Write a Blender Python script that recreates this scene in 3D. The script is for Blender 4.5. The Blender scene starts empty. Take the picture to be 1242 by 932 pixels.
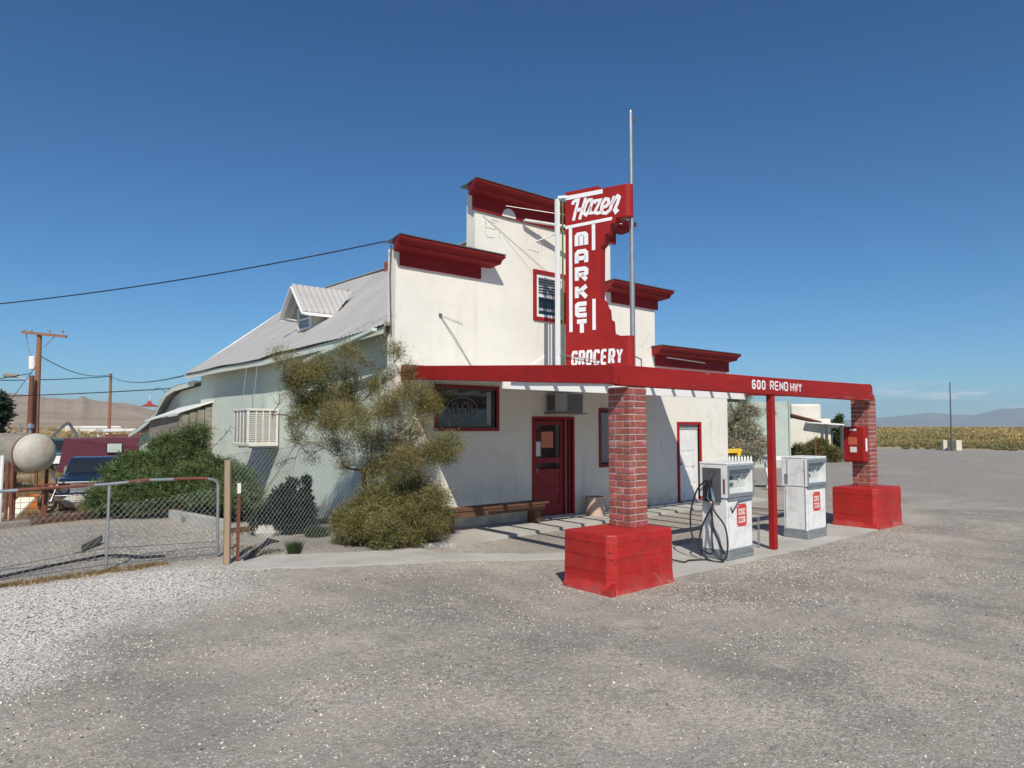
import bpy, math, random
import numpy as np
from mathutils import Vector
random.seed(7); rng = np.random.default_rng(11)
S = bpy.context.scene
COL = S.collection
PI = math.pi

# ---------------------------------------------------------------- camera, sky, sun, exposure
YAW = math.radians(49.3); PITCH = math.atan(51/861)
cd = bpy.data.cameras.new('camera'); cam = bpy.data.objects.new('camera', cd); COL.objects.link(cam)
cam.location = (0, 0, 1.85); cd.sensor_width = 36; cd.lens = 36*861/1242
cam.rotation_euler = (PI/2+PITCH, 0, YAW-PI/2)
cd.clip_start = .1; cd.clip_end = 60000
S.camera = cam
SUN = Vector((-.57, -.85, 1)).normalized()
sun_el = math.asin(SUN.z); sun_rot = math.atan2(SUN.x, SUN.y)
W = bpy.data.worlds.new('World'); S.world = W; W.use_nodes = True
nt = W.node_tree; bg = nt.nodes['Background']
sky = nt.nodes.new('ShaderNodeTexSky'); sky.sky_type = 'NISHITA'; sky.sun_disc = False
sky.sun_elevation = sun_el; sky.sun_rotation = sun_rot; sky.altitude = 1250; sky.air_density = 1.0; sky.dust_density = .0; sky.ozone_density = 4.0
# thin clouds low over the eastern ranges, made from the view direction into the sky
tc = nt.nodes.new('ShaderNodeTexCoord'); sep = nt.nodes.new('ShaderNodeSeparateXYZ'); nt.links.new(tc.outputs['Generated'], sep.inputs[0])
mp = nt.nodes.new('ShaderNodeMapping'); mp.inputs['Scale'].default_value = (9, 9, 55); nt.links.new(tc.outputs['Generated'], mp.inputs[0])
nz = nt.nodes.new('ShaderNodeTexNoise'); nz.inputs['Scale'].default_value = 1.6; nz.inputs['Detail'].default_value = 8; nz.inputs['Roughness'].default_value = .6; nt.links.new(mp.outputs[0], nz.inputs['Vector'])
def wm(op, a, b=None, c=None):
    n = nt.nodes.new('ShaderNodeMath'); n.operation = op
    for i, v in enumerate((a, b, c)):
        if v is None: continue
        if isinstance(v, (int, float)): n.inputs[i].default_value = v
        else: nt.links.new(v, n.inputs[i])
    return n.outputs[0]
def wr(v, a, b, lo=0, hi=1):
    n = nt.nodes.new('ShaderNodeMapRange'); n.interpolation_type = 'SMOOTHSTEP'
    nt.links.new(v, n.inputs[0]); n.inputs[1].default_value = a; n.inputs[2].default_value = b; n.inputs[3].default_value = lo; n.inputs[4].default_value = hi
    return n.outputs[0]
cl = wr(nz.outputs['Fac'], .47, .66)
band = wm('MULTIPLY', wr(sep.outputs['Z'], .004, .022), wr(sep.outputs['Z'], .062, .03))
az = wr(sep.outputs['Y'], .52, .28)      # towards +X (right of the picture)
cf = wm('MULTIPLY', wm('MULTIPLY', cl, band), az)
mx = nt.nodes.new('ShaderNodeMixRGB'); nt.links.new(wm('MULTIPLY', cf, .9), mx.inputs[0]); mx.inputs[2].default_value = (8.2, 8.6, 9.2, 1)
hs = nt.nodes.new('ShaderNodeMixRGB'); hs.blend_type = 'MULTIPLY'; hs.inputs[0].default_value = 1; nt.links.new(sky.outputs[0], hs.inputs[1]); 
cr = nt.nodes.new('ShaderNodeValToRGB'); nt.links.new(sep.outputs['Z'], cr.inputs[0]); nt.links.new(cr.outputs[0], hs.inputs[2])
cr.color_ramp.elements[0].color = (.43, .72, .86, 1); cr.color_ramp.elements[1].position = .55; cr.color_ramp.elements[1].color = (.215, .54, .78, 1)
e_ = cr.color_ramp.elements.new(.2); e_.color = (.31, .66, .86, 1)
nt.links.new(hs.outputs[0], mx.inputs[1]); nt.links.new(mx.outputs[0], bg.inputs[0]); bg.inputs[1].default_value = .105
ld = bpy.data.lights.new('sun', 'SUN'); lo = bpy.data.objects.new('sun', ld); COL.objects.link(lo)
ld.energy = 4.4; ld.angle = math.radians(.5); ld.color = (1, .94, .84)
lo.rotation_euler = SUN.to_track_quat('Z', 'Y').to_euler(); lo.location = (0, 0, 50)
S.view_settings.view_transform = 'Standard'; S.view_settings.look = 'None'; S.view_settings.gamma = 1
S.view_settings.exposure = 0.08; S.view_settings.use_curve_mapping = False
S.render.engine = 'CYCLES'
S.cycles.volume_bounces = 1

# ---------------------------------------------------------------- materials
MATS = {}
def mat(name, col, rough=.8, var=.12, scale=3, bump=0, bscale=30, metal=0, dirt=None, tint=False, trans=0, detail=5, spec=.5, wear=None, stretch=None):
    if name in MATS: return MATS[name]
    m = bpy.data.materials.new(name); MATS[name] = m; m.use_nodes = True
    n = m.node_tree; N = n.nodes; L = n.links; b = N['Principled BSDF']
    b.inputs['Roughness'].default_value = rough; b.inputs['Metallic'].default_value = metal
    b.inputs['Specular IOR Level'].default_value = spec
    t = N.new('ShaderNodeTexCoord'); vec = t.outputs['Object']
    if stretch:
        q = N.new('ShaderNodeMapping'); q.inputs['Scale'].default_value = stretch; L.new(vec, q.inputs[0]); vec = q.outputs[0]
    def noise(sc, d=detail, r=.6):
        q = N.new('ShaderNodeTexNoise'); q.inputs['Scale'].default_value = sc; q.inputs['Detail'].default_value = d; q.inputs['Roughness'].default_value = r
        L.new(vec, q.inputs['Vector']); return q.outputs['Fac']
    def ramp(f, a, c):
        q = N.new('ShaderNodeMapRange'); L.new(f, q.inputs[0]); q.inputs[1].default_value = a; q.inputs[2].default_value = c; return q.outputs[0]
    def mix(f, a, c, mode='MIX'):
        q = N.new('ShaderNodeMixRGB'); q.blend_type = mode
        for i, v in enumerate((f, a, c)):
            if isinstance(v, (int, float)): q.inputs[i].default_value = v
            elif isinstance(v, tuple): q.inputs[i].default_value = (*v[:3], 1)
            else: L.new(v, q.inputs[i])
        return q.outputs[0]
    c = col
    if var:
        c = mix(ramp(noise(scale), .3, .7), tuple(x*(1-var) for x in col), tuple(min(1, x*(1+var)) for x in col))
    if dirt:
        dc, amt, ds = dirt
        c = mix(mix(1, ramp(noise(ds, 8, .7), .5, .72), (amt, amt, amt), 'MULTIPLY'), c, dc)
    if wear:
        dc, lo_, hi_, ds = wear
        c = mix(ramp(noise(ds, 8, .75), lo_, hi_), c, dc)
    if tint:
        a = N.new('ShaderNodeAttribute'); a.attribute_name = 'tint'
        c = mix(1.0, c, a.outputs['Color'], 'MULTIPLY')
    if isinstance(c, tuple): b.inputs['Base Color'].default_value = (*c, 1)
    else: L.new(c, b.inputs['Base Color'])
    if bump:
        q = N.new('ShaderNodeBump'); q.inputs['Strength'].default_value = 1; q.inputs['Distance'].default_value = bump
        L.new(noise(bscale, 6), q.inputs['Height']); L.new(q.outputs[0], b.inputs['Normal'])
    if trans: b.inputs['Transmission Weight'].default_value = trans
    return m

M = {}
M['stucco'] = mat('white_stucco', (.80, .765, .68), .9, .05, 1.2, .006, 26, dirt=((.56, .53, .46), .25, 2.6), spec=.2)
def age_wall(m, base_z, amt):
    n = m.node_tree; N = n.nodes; L = n.links; bs = N['Principled BSDF']; src = bs.inputs['Base Color'].links[0].from_socket
    tc_ = N.new('ShaderNodeTexCoord').outputs['Object']; sp = N.new('ShaderNodeSeparateXYZ'); L.new(tc_, sp.inputs[0])
    def nz_(sc, st, d=6):
        q = N.new('ShaderNodeMapping'); q.inputs['Scale'].default_value = st; L.new(tc_, q.inputs[0]); w = N.new('ShaderNodeTexNoise'); w.inputs['Scale'].default_value = sc; w.inputs['Detail'].default_value = d; L.new(q.outputs[0], w.inputs['Vector']); return w.outputs['Fac']
    def mr_(f, a, c, lo=0., hi=1.):
        q = N.new('ShaderNodeMapRange'); L.new(f, q.inputs[0])
        for i, v in enumerate((a, c, lo, hi)): q.inputs[i+1].default_value = v
        return q.outputs[0]
    def mu(a, c):
        q = N.new('ShaderNodeMath'); q.operation = 'MULTIPLY'
        for i, v in enumerate((a, c)):
            if isinstance(v, (int, float)): q.inputs[i].default_value = v
            else: L.new(v, q.inputs[i])
        return q.outputs[0]
    def mixc(f, a, c):
        q = N.new('ShaderNodeMixRGB'); L.new(f, q.inputs[0]); L.new(a, q.inputs[1]); q.inputs[2].default_value = (*c, 1); return q.outputs[0]
    drips = mu(mr_(nz_(5, (1, 1, .07)), .56, .70), mr_(nz_(.7, (1, 1, 1)), .45, .65, 0, .35*amt)); c = mixc(drips, src, (.50, .44, .36))
    gr = mu(mr_(sp.outputs['Z'], base_z+.55, base_z), mr_(nz_(4, (1, 1, 1.5)), .35, .65, .1, .75)); c = mixc(gr, c, (.40, .34, .28))
    vo = N.new('ShaderNodeTexVoronoi'); vo.feature = 'DISTANCE_TO_EDGE'; vo.inputs['Scale'].default_value = .8
    ad = N.new('ShaderNodeMixRGB'); ad.blend_type = 'ADD'; ad.inputs[0].default_value = .5; w2 = N.new('ShaderNodeTexNoise'); w2.inputs['Scale'].default_value = 3; w2.inputs['Detail'].default_value = 6; L.new(tc_, w2.inputs['Vector']); L.new(tc_, ad.inputs[1]); L.new(w2.outputs['Color'], ad.inputs[2]); L.new(ad.outputs[0], vo.inputs['Vector'])
    ck = mu(mr_(vo.outputs['Distance'], .010, .002), mr_(nz_(.9, (1, 1, 1)),   .54, .62, 0, .4)); c = mixc(ck, c, (.34, .30, .25))
    L.new(c, bs.inputs['Base Color'])
age_wall(M['stucco'], .05, 1)
M['mint'] = mat('mint_stucco', (.60, .67, .58), .9, .07, .8, .008, 20, dirt=((.62, .55, .46), .55, .9), spec=.2)
age_wall(M['mint'], 0, 1.3)
M['red'] = mat('red_paint', (.33, .015, .014), .6, spec=.25, var=.14, scale=4, bump=.002, bscale=40, dirt=((.22, .03, .03), .6, 6))
M['redbox'] = mat('red_concrete_paint', (.42, .014, .010), .55, .18, 3, .010, 9, dirt=((.30, .06, .05), .6, 5), stretch=(1, 1, 1.8))
M['beam_red'] = mat('weathered_red_beam', (.32, .016, .015), .65, .16, 3, .004, 30, wear=((.24, .15, .12), .58, .68, 5), stretch=(.35, 1, 2.2), spec=.25)
M['cornice_red'] = mat('cornice_red', (.25, .013, .016), .65, .14, 3, .003, 30, wear=((.16, .09, .08), .64, .72, 7), stretch=(.35, 1, 1.5), spec=.25)
age_wall(M['redbox'], -.40, .25)
M['redworn'] = mat('worn_red_board', (.31, .015, .015), .6, .14, 3, .003, 30, wear=((.22, .13, .11), .62, .72, 7), stretch=(.35, 1, 1.5))
M['darkred'] = mat('dark_red_paint', (.25, .012, .018), .6, .15, 5, .002, 40)
M['white'] = mat('white_paint', (.80, .80, .78), .5, .04, 6)
M['whiteworn'] = mat('peeling_white_paint', (.76, .76, .74), .65, .08, 6, .003, 40, wear=((.36, .30, .25), .60, .66, 5), stretch=(1.5, 1.5, .5))
M['sign_white'] = mat('white_lettering', (.85, .85, .85), .5, .03, 8)
M['glass'] = mat('dark_glass', (.02, .024, .028), .05, .2, 3, spec=.7)
M['glass_blue'] = mat('pale_glass', (.20, .25, .27), .08, .15, 2)
M['steel'] = mat('galvanised_steel', (.36, .38, .39), .45, .15, 8, metal=.6)
M['chrome'] = mat('chrome', (.7, .7, .7), .18, .05, 8, metal=1)
M['pump_white'] = mat('pump_enamel', (.80, .80, .78), .35, .05, 4, dirt=((.42, .34, .26), .6, 6))
M['pump_grey'] = mat('pump_trim', (.30, .34, .36), .4, .15, 9, metal=.5)
M['black'] = mat('black_rubber', (.018, .018, .02), .5, .2, 10)
M['darkgrey'] = mat('dark_grey_metal', (.10, .105, .11), .5, .2, 6)
M['roof'] = mat('grey_tin_roof', (.46, .445, .42), .6, .10, 1.3, .0015, 30, metal=.08, dirt=((.34, .31, .28), .55, 2.2), stretch=(.35, 1.6, 1))
M['rust'] = mat('rusty_steel', (.17, .06, .035), .8, .3, 8, .002, 40)
M['wood_post'] = mat('tan_wood', (.34, .25, .16), .85, .18, 6, .004, 30, stretch=(3, 3, .4))
M['wood_grey'] = mat('weathered_wood', (.26, .23, .19), .9, .25, 5, .006, 25, stretch=(.6, .6, 2))
M['wood_brown'] = mat('brown_wood', (.13, .062, .032), .7, .25, 5, .004, 25, stretch=(.5, .5, 3))
M['pole'] = mat('utility_pole_wood', (.28, .13, .07), .9, .2, 3, .004, 20, stretch=(3, 3, .3))
M['concrete'] = mat('pale_concrete', (.46, .44, .40), .9, .10, 1.5, .004, 40, dirt=((.30, .27, .24), .6, 1.1), spec=.2)
M['brick'] = mat('painted_brick', (.31, .085, .065), .75, .16, 30, .003, 60, tint=True, dirt=((.50, .30, .26), .6, 7))
M['mortar'] = mat('mortar', (.50, .40, .355), .9, .15, 12, .003, 60)
M['planter'] = mat('pink_concrete', (.55, .40, .32), .85, .1, 5, .003, 40)
M['cooler'] = mat('cream_metal', (.70, .68, .60), .5, .06, 5)
M['louvre'] = mat('louvre_metal', (.56, .54, .50), .6, .1, 9)
M['needle'] = mat('olive_needles', (.205, .195, .072), .75, .0, 4, tint=True, spec=.25)
M['juniper'] = mat('green_juniper', (.12, .175, .06), .75, 0, 4, tint=True, spec=.25)
M['leaf_dark'] = mat('dark_leaves', (.020, .045, .022), .6, 0, 4, tint=True)
M['leaf_grey'] = mat('grey_green_leaves', (.36, .34, .23), .8, 0, 4, tint=True, spec=.2)
M['leaf_mid'] = mat('mid_green_leaves', (.06, .095, .03), .7, 0, 4, tint=True)
M['sage'] = mat('desert_scrub_leaves', (.38, .31, .155), .85, 0, 4, tint=True, spec=.1)
M['bark'] = mat('grey_bark', (.085, .062, .045), .9, .25, 10, .004, 40)
M['drygrass'] = mat('dry_grass', (.36, .25, .12), .9, 0, 4, tint=True, spec=.1)
M['hill'] = mat('dry_hillside', (.37, .285, .205), 1, .16, .004, 0, 1, dirt=((.23, .165, .125), .95, .006), spec=.05, stretch=(1, 1, 9))
M['mountain'] = mat('far_mountain', (.16, .14, .12), 1, .2, .001, spec=.0)
M['tank'] = mat('tank_paint', (.50, .47, .40), .6, .1, 3, .002, 10, dirt=((.30, .15, .07), .7, 3))
M['blue_car'] = mat('blue_car_paint', (.012, .024, .05), .25, .05, 3)
M['teal_car'] = mat('teal_car_paint', (.03, .09, .12), .3, .05, 3)
M['maroon_car'] = mat('maroon_car_paint', (.10, .015, .025), .35, .1, 3)
M['yellow'] = mat('yellow_paint', (.80, .52, .02), .4, .05, 3)
M['turq'] = mat('pale_turquoise_paint', (.44, .53, .46), .85, .12, 1.5, dirt=((.5, .42, .36), .6, 1.4))
M['cream_wall'] = mat('cream_stucco', (.70, .66, .56), .9, .07, 1, .004, 20)
M['offwhite'] = mat('cream_concrete_block', (.72, .68, .55), .9, .06, 2)
M['paper'] = mat('paper', (.75, .73, .68), .8, .03, 5)
M['orange_paper'] = mat('orange_notice', (.60, .20, .12), .8, .06, 9)
M['shade'] = mat('grey_blind', (.38, .39, .40), .7, .1, 5)
M['bluetarp'] = mat('faded_blue_plastic', (.10, .14, .20), .5, .2, 5)
M['orange'] = mat('orange_plastic', (.55, .17, .04), .6, .1, 5)
M['lamp_red'] = mat('red_enamel', (.35, .06, .04), .4, .1, 5)

# ---------------------------------------------------------------- mesh helpers
class MB:
    def __init__(s): s.v = []; s.f = []; s.t = []
    def add(s, vs, fs, tint=None):
        o = len(s.v); s.v += [tuple(v) for v in vs]; s.f += [tuple(i+o for i in f) for f in fs]
        if tint is not None: s.t += [tint]*len(vs)
        return s
    def box(s, x0, x1, y0, y1, z0, z1, tint=None):
        return s.add([(x0,y0,z0),(x1,y0,z0),(x1,y1,z0),(x0,y1,z0),(x0,y0,z1),(x1,y0,z1),(x1,y1,z1),(x0,y1,z1)],
                     [(0,3,2,1),(4,5,6,7),(0,1,5,4),(1,2,6,5),(2,3,7,6),(3,0,4,7)], tint)
    def beam(s, a, b, w, h, up=(0,0,1)):
        """box section w (sideways) x h (up) from a to b, centred"""
        a = Vector(a); b = Vector(b); d = (b-a).normalized(); u = Vector(up)
        sd = d.cross(u)
        if sd.length < 1e-4: sd = d.cross(Vector((1,0,0)))
        sd.normalize(); u = sd.cross(d).normalized()
        vs = []
        for p in (a, b):
            for q, r in ((-1,-1),(1,-1),(1,1),(-1,1)): vs.append(p+sd*(q*w/2)+u*(r*h/2))
        return s.add(vs, [(0,1,2,3),(7,6,5,4),(0,4,5,1),(1,5,6,2),(2,6,7,3),(3,7,4,0)])
    def tube(s, pts, r, n=8, caps=True, tint=None):
        pts = [Vector(p) for p in pts]; rs = r if isinstance(r, (list, tuple)) else [r]*len(pts)
        vs = []; fs = []; prev = None
        for i, p in enumerate(pts):
            d = (pts[min(i+1, len(pts)-1)]-pts[max(i-1, 0)]).normalized()
            if prev is None: x = d.orthogonal().normalized()
            else:
                x = prev-d*prev.dot(d)
                x = x.normalized() if x.length > 1e-5 else d.orthogonal().normalized()
            prev = x; y = d.cross(x)
            for k in range(n):
                a = 2*PI*k/n; vs.append(p+x*(rs[i]*math.cos(a))+y*(rs[i]*math.sin(a)))
        for i in range(len(pts)-1):
            for k in range(n):
                a = i*n+k; b = i*n+(k+1) % n; fs.append((a, b, b+n, a+n))
        if caps: fs.append(tuple(range(n-1, -1, -1))); fs.append(tuple(range((len(pts)-1)*n, len(pts)*n)))
        return s.add(vs, fs, tint)
    def cyl(s, c, r, h, n=20, r2=None):
        c = Vector(c); return s.tube([c, c+Vector((0,0,h))], [r, r if r2 is None else r2], n)
    def lathe(s, c, prof, n=24, axis='z'):
        vs = []; fs = []
        for (r, z) in prof:
            for k in range(n):
                a = 2*PI*k/n; x, y = r*math.cos(a), r*math.sin(a)
                vs.append((c[0]+x, c[1]+y, c[2]+z) if axis == 'z' else ((c[0]+z, c[1]+x, c[2]+y) if axis == 'x' else (c[0]+x, c[1]+z, c[2]+y)))
        for i in range(len(prof)-1):
            for k in range(n): fs.append((i*n+k, i*n+(k+1) % n, (i+1)*n+(k+1) % n, (i+1)*n+k))
        return s.add(vs, fs)
    def prism(s, poly, fn0, fn1):
        """poly: 2D points; fn0/fn1 map a 2D point to the two 3D sheets"""
        n = len(poly); vs = [fn0(p) for p in poly]+[fn1(p) for p in poly]
        fs = [tuple(range(n)), tuple(range(2*n-1, n-1, -1))]+[(i, i+n, (i+1) % n+n, (i+1) % n) for i in range(n)]
        return s.add(vs, fs)
    def build(s, name, m, parent=None, bevel=0, smooth=False):
        off = parent_off(parent)
        me = bpy.data.meshes.new(name); me.from_pydata([(x-off[0], y-off[1], z-off[2]) for x, y, z in s.v], [], s.f); me.validate()
        if s.t and len(s.t) == len(s.v):
            a = me.color_attributes.new('tint', 'FLOAT_COLOR', 'POINT'); a.data.foreach_set('color', np.array([(t, t, t, 1) if not isinstance(t, tuple) else (*t, 1) for t in s.t], 'f').ravel())
        me.materials.append(M[m] if isinstance(m, str) else m)
        import bmesh as bmm
        b = bmm.new(); b.from_mesh(me); bmm.ops.recalc_face_normals(b, faces=b.faces); b.to_mesh(me); b.free()
        o = bpy.data.objects.new(name, me); COL.objects.link(o)
        if parent: o.parent = parent
        if smooth:
            for p in me.polygons: p.use_smooth = True
            try: me.set_sharp_from_angle(angle=math.radians(40))
            except Exception: pass
        if bevel:
            bv = o.modifiers.new('bevel', 'BEVEL'); bv.width = bevel; bv.segments = 2; bv.limit_method = 'ANGLE'
        return o
def parent_off(p):
    v = Vector((0, 0, 0))
    while p is not None: v += p.location; p = p.parent
    return v
def thing(name, label, cat, loc=(0,0,0), group=None):
    o = bpy.data.objects.new(name, None); COL.objects.link(o); o.location = loc; o.empty_display_size = .2
    return tag(o, label, cat, group)
def tag(o, label, cat, group=None, kind=None):
    o['label'] = label; o['category'] = cat
    if group: o['group'] = group
    if kind: o['kind'] = kind
    return o
def box(name, m, parent, *a, bevel=.004): return MB().box(*a).build(name, m, parent, bevel)
def np_mesh(name, V, Fc, m, tint=None, parent=None):
    """V (n,3), Fc (k,3|4) numpy arrays"""
    off = parent_off(parent); V = V-np.array(off)
    me = bpy.data.meshes.new(name); n = len(V); k, w = Fc.shape
    me.vertices.add(n); me.vertices.foreach_set('co', V.astype('f').ravel())
    me.loops.add(k*w); me.loops.foreach_set('vertex_index', Fc.astype('i').ravel())
    me.polygons.add(k); me.polygons.foreach_set('loop_start', np.arange(0, k*w, w, dtype='i'))
    try: me.polygons.foreach_set('loop_total', np.full(k, w, 'i'))
    except Exception: pass
    me.update(calc_edges=True)
    if tint is not None:
        a = me.color_attributes.new('tint', 'FLOAT_COLOR', 'POINT')
        a.data.foreach_set('color', np.concatenate([tint, np.ones((n, 1))], 1).astype('f').ravel())
    me.materials.append(M[m]); o = bpy.data.objects.new(name, me); COL.objects.link(o)
    if parent: o.parent = parent
    return o

# strokes: 2D polylines turned into flat letters with thickness
def ribbon(mb, pts, w, fn, th=.006):
    pts = [Vector((p[0], p[1])) for p in pts]; n = len(pts)
    closed = (pts[0]-pts[-1]).length < 1e-6
    if closed: pts = pts[:-1]; n -= 1
    L, R = [], []
    for i in range(n):
        if closed: a, b, c = pts[i-1], pts[i], pts[(i+1) % n]
        else: a, b, c = pts[max(i-1, 0)], pts[i], pts[min(i+1, n-1)]
        d1 = (b-a).normalized() if (b-a).length > 1e-7 else (c-b).normalized()
        d2 = (c-b).normalized() if (c-b).length > 1e-7 else d1
        nn = Vector((-(d1+d2).y, (d1+d2).x))
        nn = nn.normalized() if nn.length > 1e-5 else Vector((-d1.y, d1.x))
        k = min(1.6, 1/max(.35, nn.dot(Vector((-d1.y, d1.x)))))
        L.append(b+nn*(w/2*k)); R.append(b-nn*(w/2*k))
    m = n if closed else n-1
    for i in range(m):
        j = (i+1) % n
        mb.prism([L[i], L[j], R[j], R[i]], lambda p: fn(p.x, p.y, 0), lambda p: fn(p.x, p.y, th))
G_ = {
 'M': [[(0,0),(0,.86),(.14,1),(.86,1),(1,.86),(1,0)], [(.5,0),(.5,.98)]],
 'A': [[(0,0),(0,.84),(.18,1),(.82,1),(1,.84),(1,0)], [(.02,.42),(.98,.42)]],
 'R': [[(0,0),(0,1),(.82,1),(1,.88),(1,.6),(.82,.48),(.02,.48)], [(.5,.47),(1,0)]],
 'K': [[(0,0),(0,1)], [(1,1),(.05,.42)], [(.36,.6),(1,0)]],
 'E': [[(1,1),(.15,1),(0,.88),(0,.12),(.15,0),(1,0)], [(.02,.5),(.92,.5)]],
 'T': [[(0,1),(1,1)], [(.5,.98),(.5,0)]],
 'G': [[(1,.8),(.82,1),(.18,1),(0,.82),(0,.18),(.18,0),(.82,0),(1,.18),(1,.45),(.55,.45)]],
 'O': [[(.5,1),(.18,1),(0,.82),(0,.18),(.18,0),(.82,0),(1,.18),(1,.82),(.82,1),(.5,1)]],
 'C': [[(1,.8),(.82,1),(.18,1),(0,.82),(0,.18),(.18,0),(.82,0),(1,.2)]],
 'Y': [[(0,1),(.5,.48),(1,1)], [(.5,.5),(.5,0)]],
 '6': [[(1,.84),(.82,1),(.18,1),(0,.82),(0,.18),(.18,0),(.82,0),(1,.18),(1,.4),(.82,.55),(.02,.55)]],
 'N': [[(0,0),(0,1)], [(0,1),(1,0)], [(1,0),(1,1)]],
 'H': [[(0,0),(0,1)], [(1,0),(1,1)], [(.02,.5),(.98,.5)]],
 'W': [[(0,1),(.24,0),(.5,.85),(.76,0),(1,1)]],
 'Z': [[(0,1),(1,1),(0,0),(1,0)]],
 'P': [[(0,0),(0,1),(.82,1),(1,.88),(1,.58),(.82,.46),(.02,.46)]],
}
G_['0'] = G_['O']
def write(mb, txt, x, y, w, h, gap, sw, fn, slant=0, th=.006):
    for ch in txt:
        if ch != ' ':
            for st in G_[ch]: ribbon(mb, [(x+sw/2+(w-sw)*p[0]+slant*h*p[1], y+sw/2+(h-sw)*p[1]) for p in st], sw, fn, th)
        x += (w if ch != ' ' else w*.75)+gap
    return x

# foliage: tufts of thin leaf triangles
def foliage(name, clumps, tufts, per, tr, L, Wd, m, parent, up=.3, spread=1.0, dark=.55, hollow=.35, zmin=-9, keep=None, warm=0):
    """clumps: (cx,cy,cz, rx,ry,rz[,weight]); tufts in all; per leaves a tuft of radius tr"""
    C = np.array([c[:6] for c in clumps], float); w = np.array([(c[6] if len(c) > 6 else 1)*(c[3]*c[4]*c[5])**.67 for c in clumps]); w /= w.sum()
    idx = rng.choice(len(C), tufts, p=w)
    d = rng.normal(size=(tufts, 3)); d /= np.linalg.norm(d, axis=1)[:, None]
    r = (hollow+(1-hollow)*rng.random(tufts)**.5)*(.85+.3*rng.random(tufts))
    c = C[idx, :3]+d*C[idx, 3:]*r[:, None]
    ok = c[:, 2] > zmin
    if keep is not None: ok &= keep(c)
    c, d, idx = c[ok], d[ok], idx[ok]; n = len(c)
    tt = dark+(1.25-dark)*rng.random(n)
    hue = rng.random(n)
    ti = np.repeat(np.arange(n), per)
    p = c[ti]+rng.normal(size=(n*per, 3))*tr*.5
    dirn = d[ti]*spread+rng.normal(size=(n*per, 3))*.6+np.array([0, 0, up]); dirn /= np.linalg.norm(dirn, axis=1)[:, None]
    sd = np.cross(dirn, rng.normal(size=(n*per, 3))); sd /= np.linalg.norm(sd, axis=1)[:, None]
    ll = L*(.5+rng.random(n*per))[:, None]; ww = Wd*(.6+.8*rng.random(n*per))[:, None]
    V = np.stack([p-sd*ww/2, p+sd*ww/2, p+dirn*ll+sd*ww*.2, p+dirn*ll-sd*ww*.2], 1).reshape(-1, 3)
    F = np.arange(len(V)).reshape(-1, 4)
    t = tt[ti]*(.8+.4*rng.random(n*per)); h = hue[ti]
    T = np.stack([t*(1+warm*(h-.4)), t, t*(1-.3*warm*(h-.4))], 1); T = np.repeat(T, 4, 0)
    return np_mesh(name, V, F, m, T, parent)
def lumps(blobs, n, r0, r1, flat=.8):
    """many small lumps spread through the outer half of a few big ones"""
    out = []; w = [x[3]*x[5]*(x[6] if len(x) > 6 else 1) for x in blobs]
    for _ in range(n):
        bb = random.choices(blobs, w)[0]; d = Vector([random.gauss(0, 1) for _ in range(3)]).normalized(); k = random.uniform(.55, 1.0)
        r = random.uniform(r0, r1); out.append((bb[0]+d.x*bb[3]*k, bb[1]+d.y*bb[4]*k, bb[2]+d.z*bb[5]*k, r, r, r*flat, 1))
    return out
def limbs(name, base, clumps, r0, m, parent, trunk_to=None, frac=.6, n=6):
    """a trunk, then limbs that fork off the nearest wood already grown towards every clump"""
    mb = MB(); base = Vector(base); top = Vector(trunk_to) if trunk_to else base+Vector((0, 0, 1))
    mid = base.lerp(top, .5)+Vector((random.uniform(-.06, .06), random.uniform(-.06, .06), 0))
    mb.tube([base, mid, top], [r0, r0*.75, r0*.5], 8)
    nodes = [(base.lerp(top, .35), r0*.6), (mid, r0*.6), (top, r0*.5)]
    for c in sorted(clumps, key=lambda c: (Vector(c[:3])-top).length):
        e = Vector(c[:3]); s, rs = min(nodes, key=lambda q: (q[0]-e).length+.35*max(0, q[0].z-e.z)); L = (e-s).length; r1 = max(rs*.62, r0*.10)
        pts = [s]
        for k in (1, 2, 3):
            pts.append(s.lerp(e, k/4)+Vector([random.gauss(0, .07)*L for _ in range(3)])+Vector((0, 0, -.04*L*math.sin(PI*k/4))))
        pts.append(e); mb.tube(pts, [r1, r1*.9, r1*.8, r1*.7, r1*.6], 5)
        nodes += [(pts[2], r1*.8), (e, r1*.6)]
        for k in range(n):
            q = e+Vector([random.gauss(0, .6)*c[3+i] for i in range(3)]); p0 = pts[random.choice((2, 3, 4))]
            mb.tube([p0, p0.lerp(q, .5)+Vector([random.gauss(0, .06)*L for _ in range(3)]), q], [r0*.06, r0*.045, r0*.025], 3)
    return mb.build(name, m, parent)

# ---------------------------------------------------------------- terrain
def sst(x, a, b):
    t = np.clip((x-a)/(b-a), 0, 1); return t*t*(3-2*t)
def terr(x, y):
    x = np.asarray(x, float); y = np.asarray(y, float)
    z = -.62*sst(y, 15.6, 22)*(1-sst(x-.06*np.maximum(y-22, 0)*8, 4.2, 6.0))
    z = z+.012*np.sin(x*1.3+.7)*np.sin(y*1.1)*(1-sst(np.hypot(x, y), 14, 20))*sst(-(y-x*.2), -8.2, -6.5)
    return z
def axis(lo, fine0, fine1, hi, step):
    a = list(np.arange(fine0, fine1, step)); s = step; x = fine1
    while x < hi: a.append(x); s *= 1.22; x += s
    a.append(hi); s = step; x = fine0-step; b = []
    while x > lo: b.append(x); s *= 1.22; x -= s
    b.append(lo); return np.array(b[::-1]+a)
gx = axis(-20000, -2, 18, 20000, .25); gy = axis(-20000, 0, 26, 20000, .25)
X, Y = np.meshgrid(gx, gy, indexing='ij'); Z = terr(X, Y)
V = np.stack([X.ravel(), Y.ravel(), Z.ravel()], 1); nx, ny = X.shape
I = np.arange(nx*ny).reshape(nx, ny)
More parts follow.
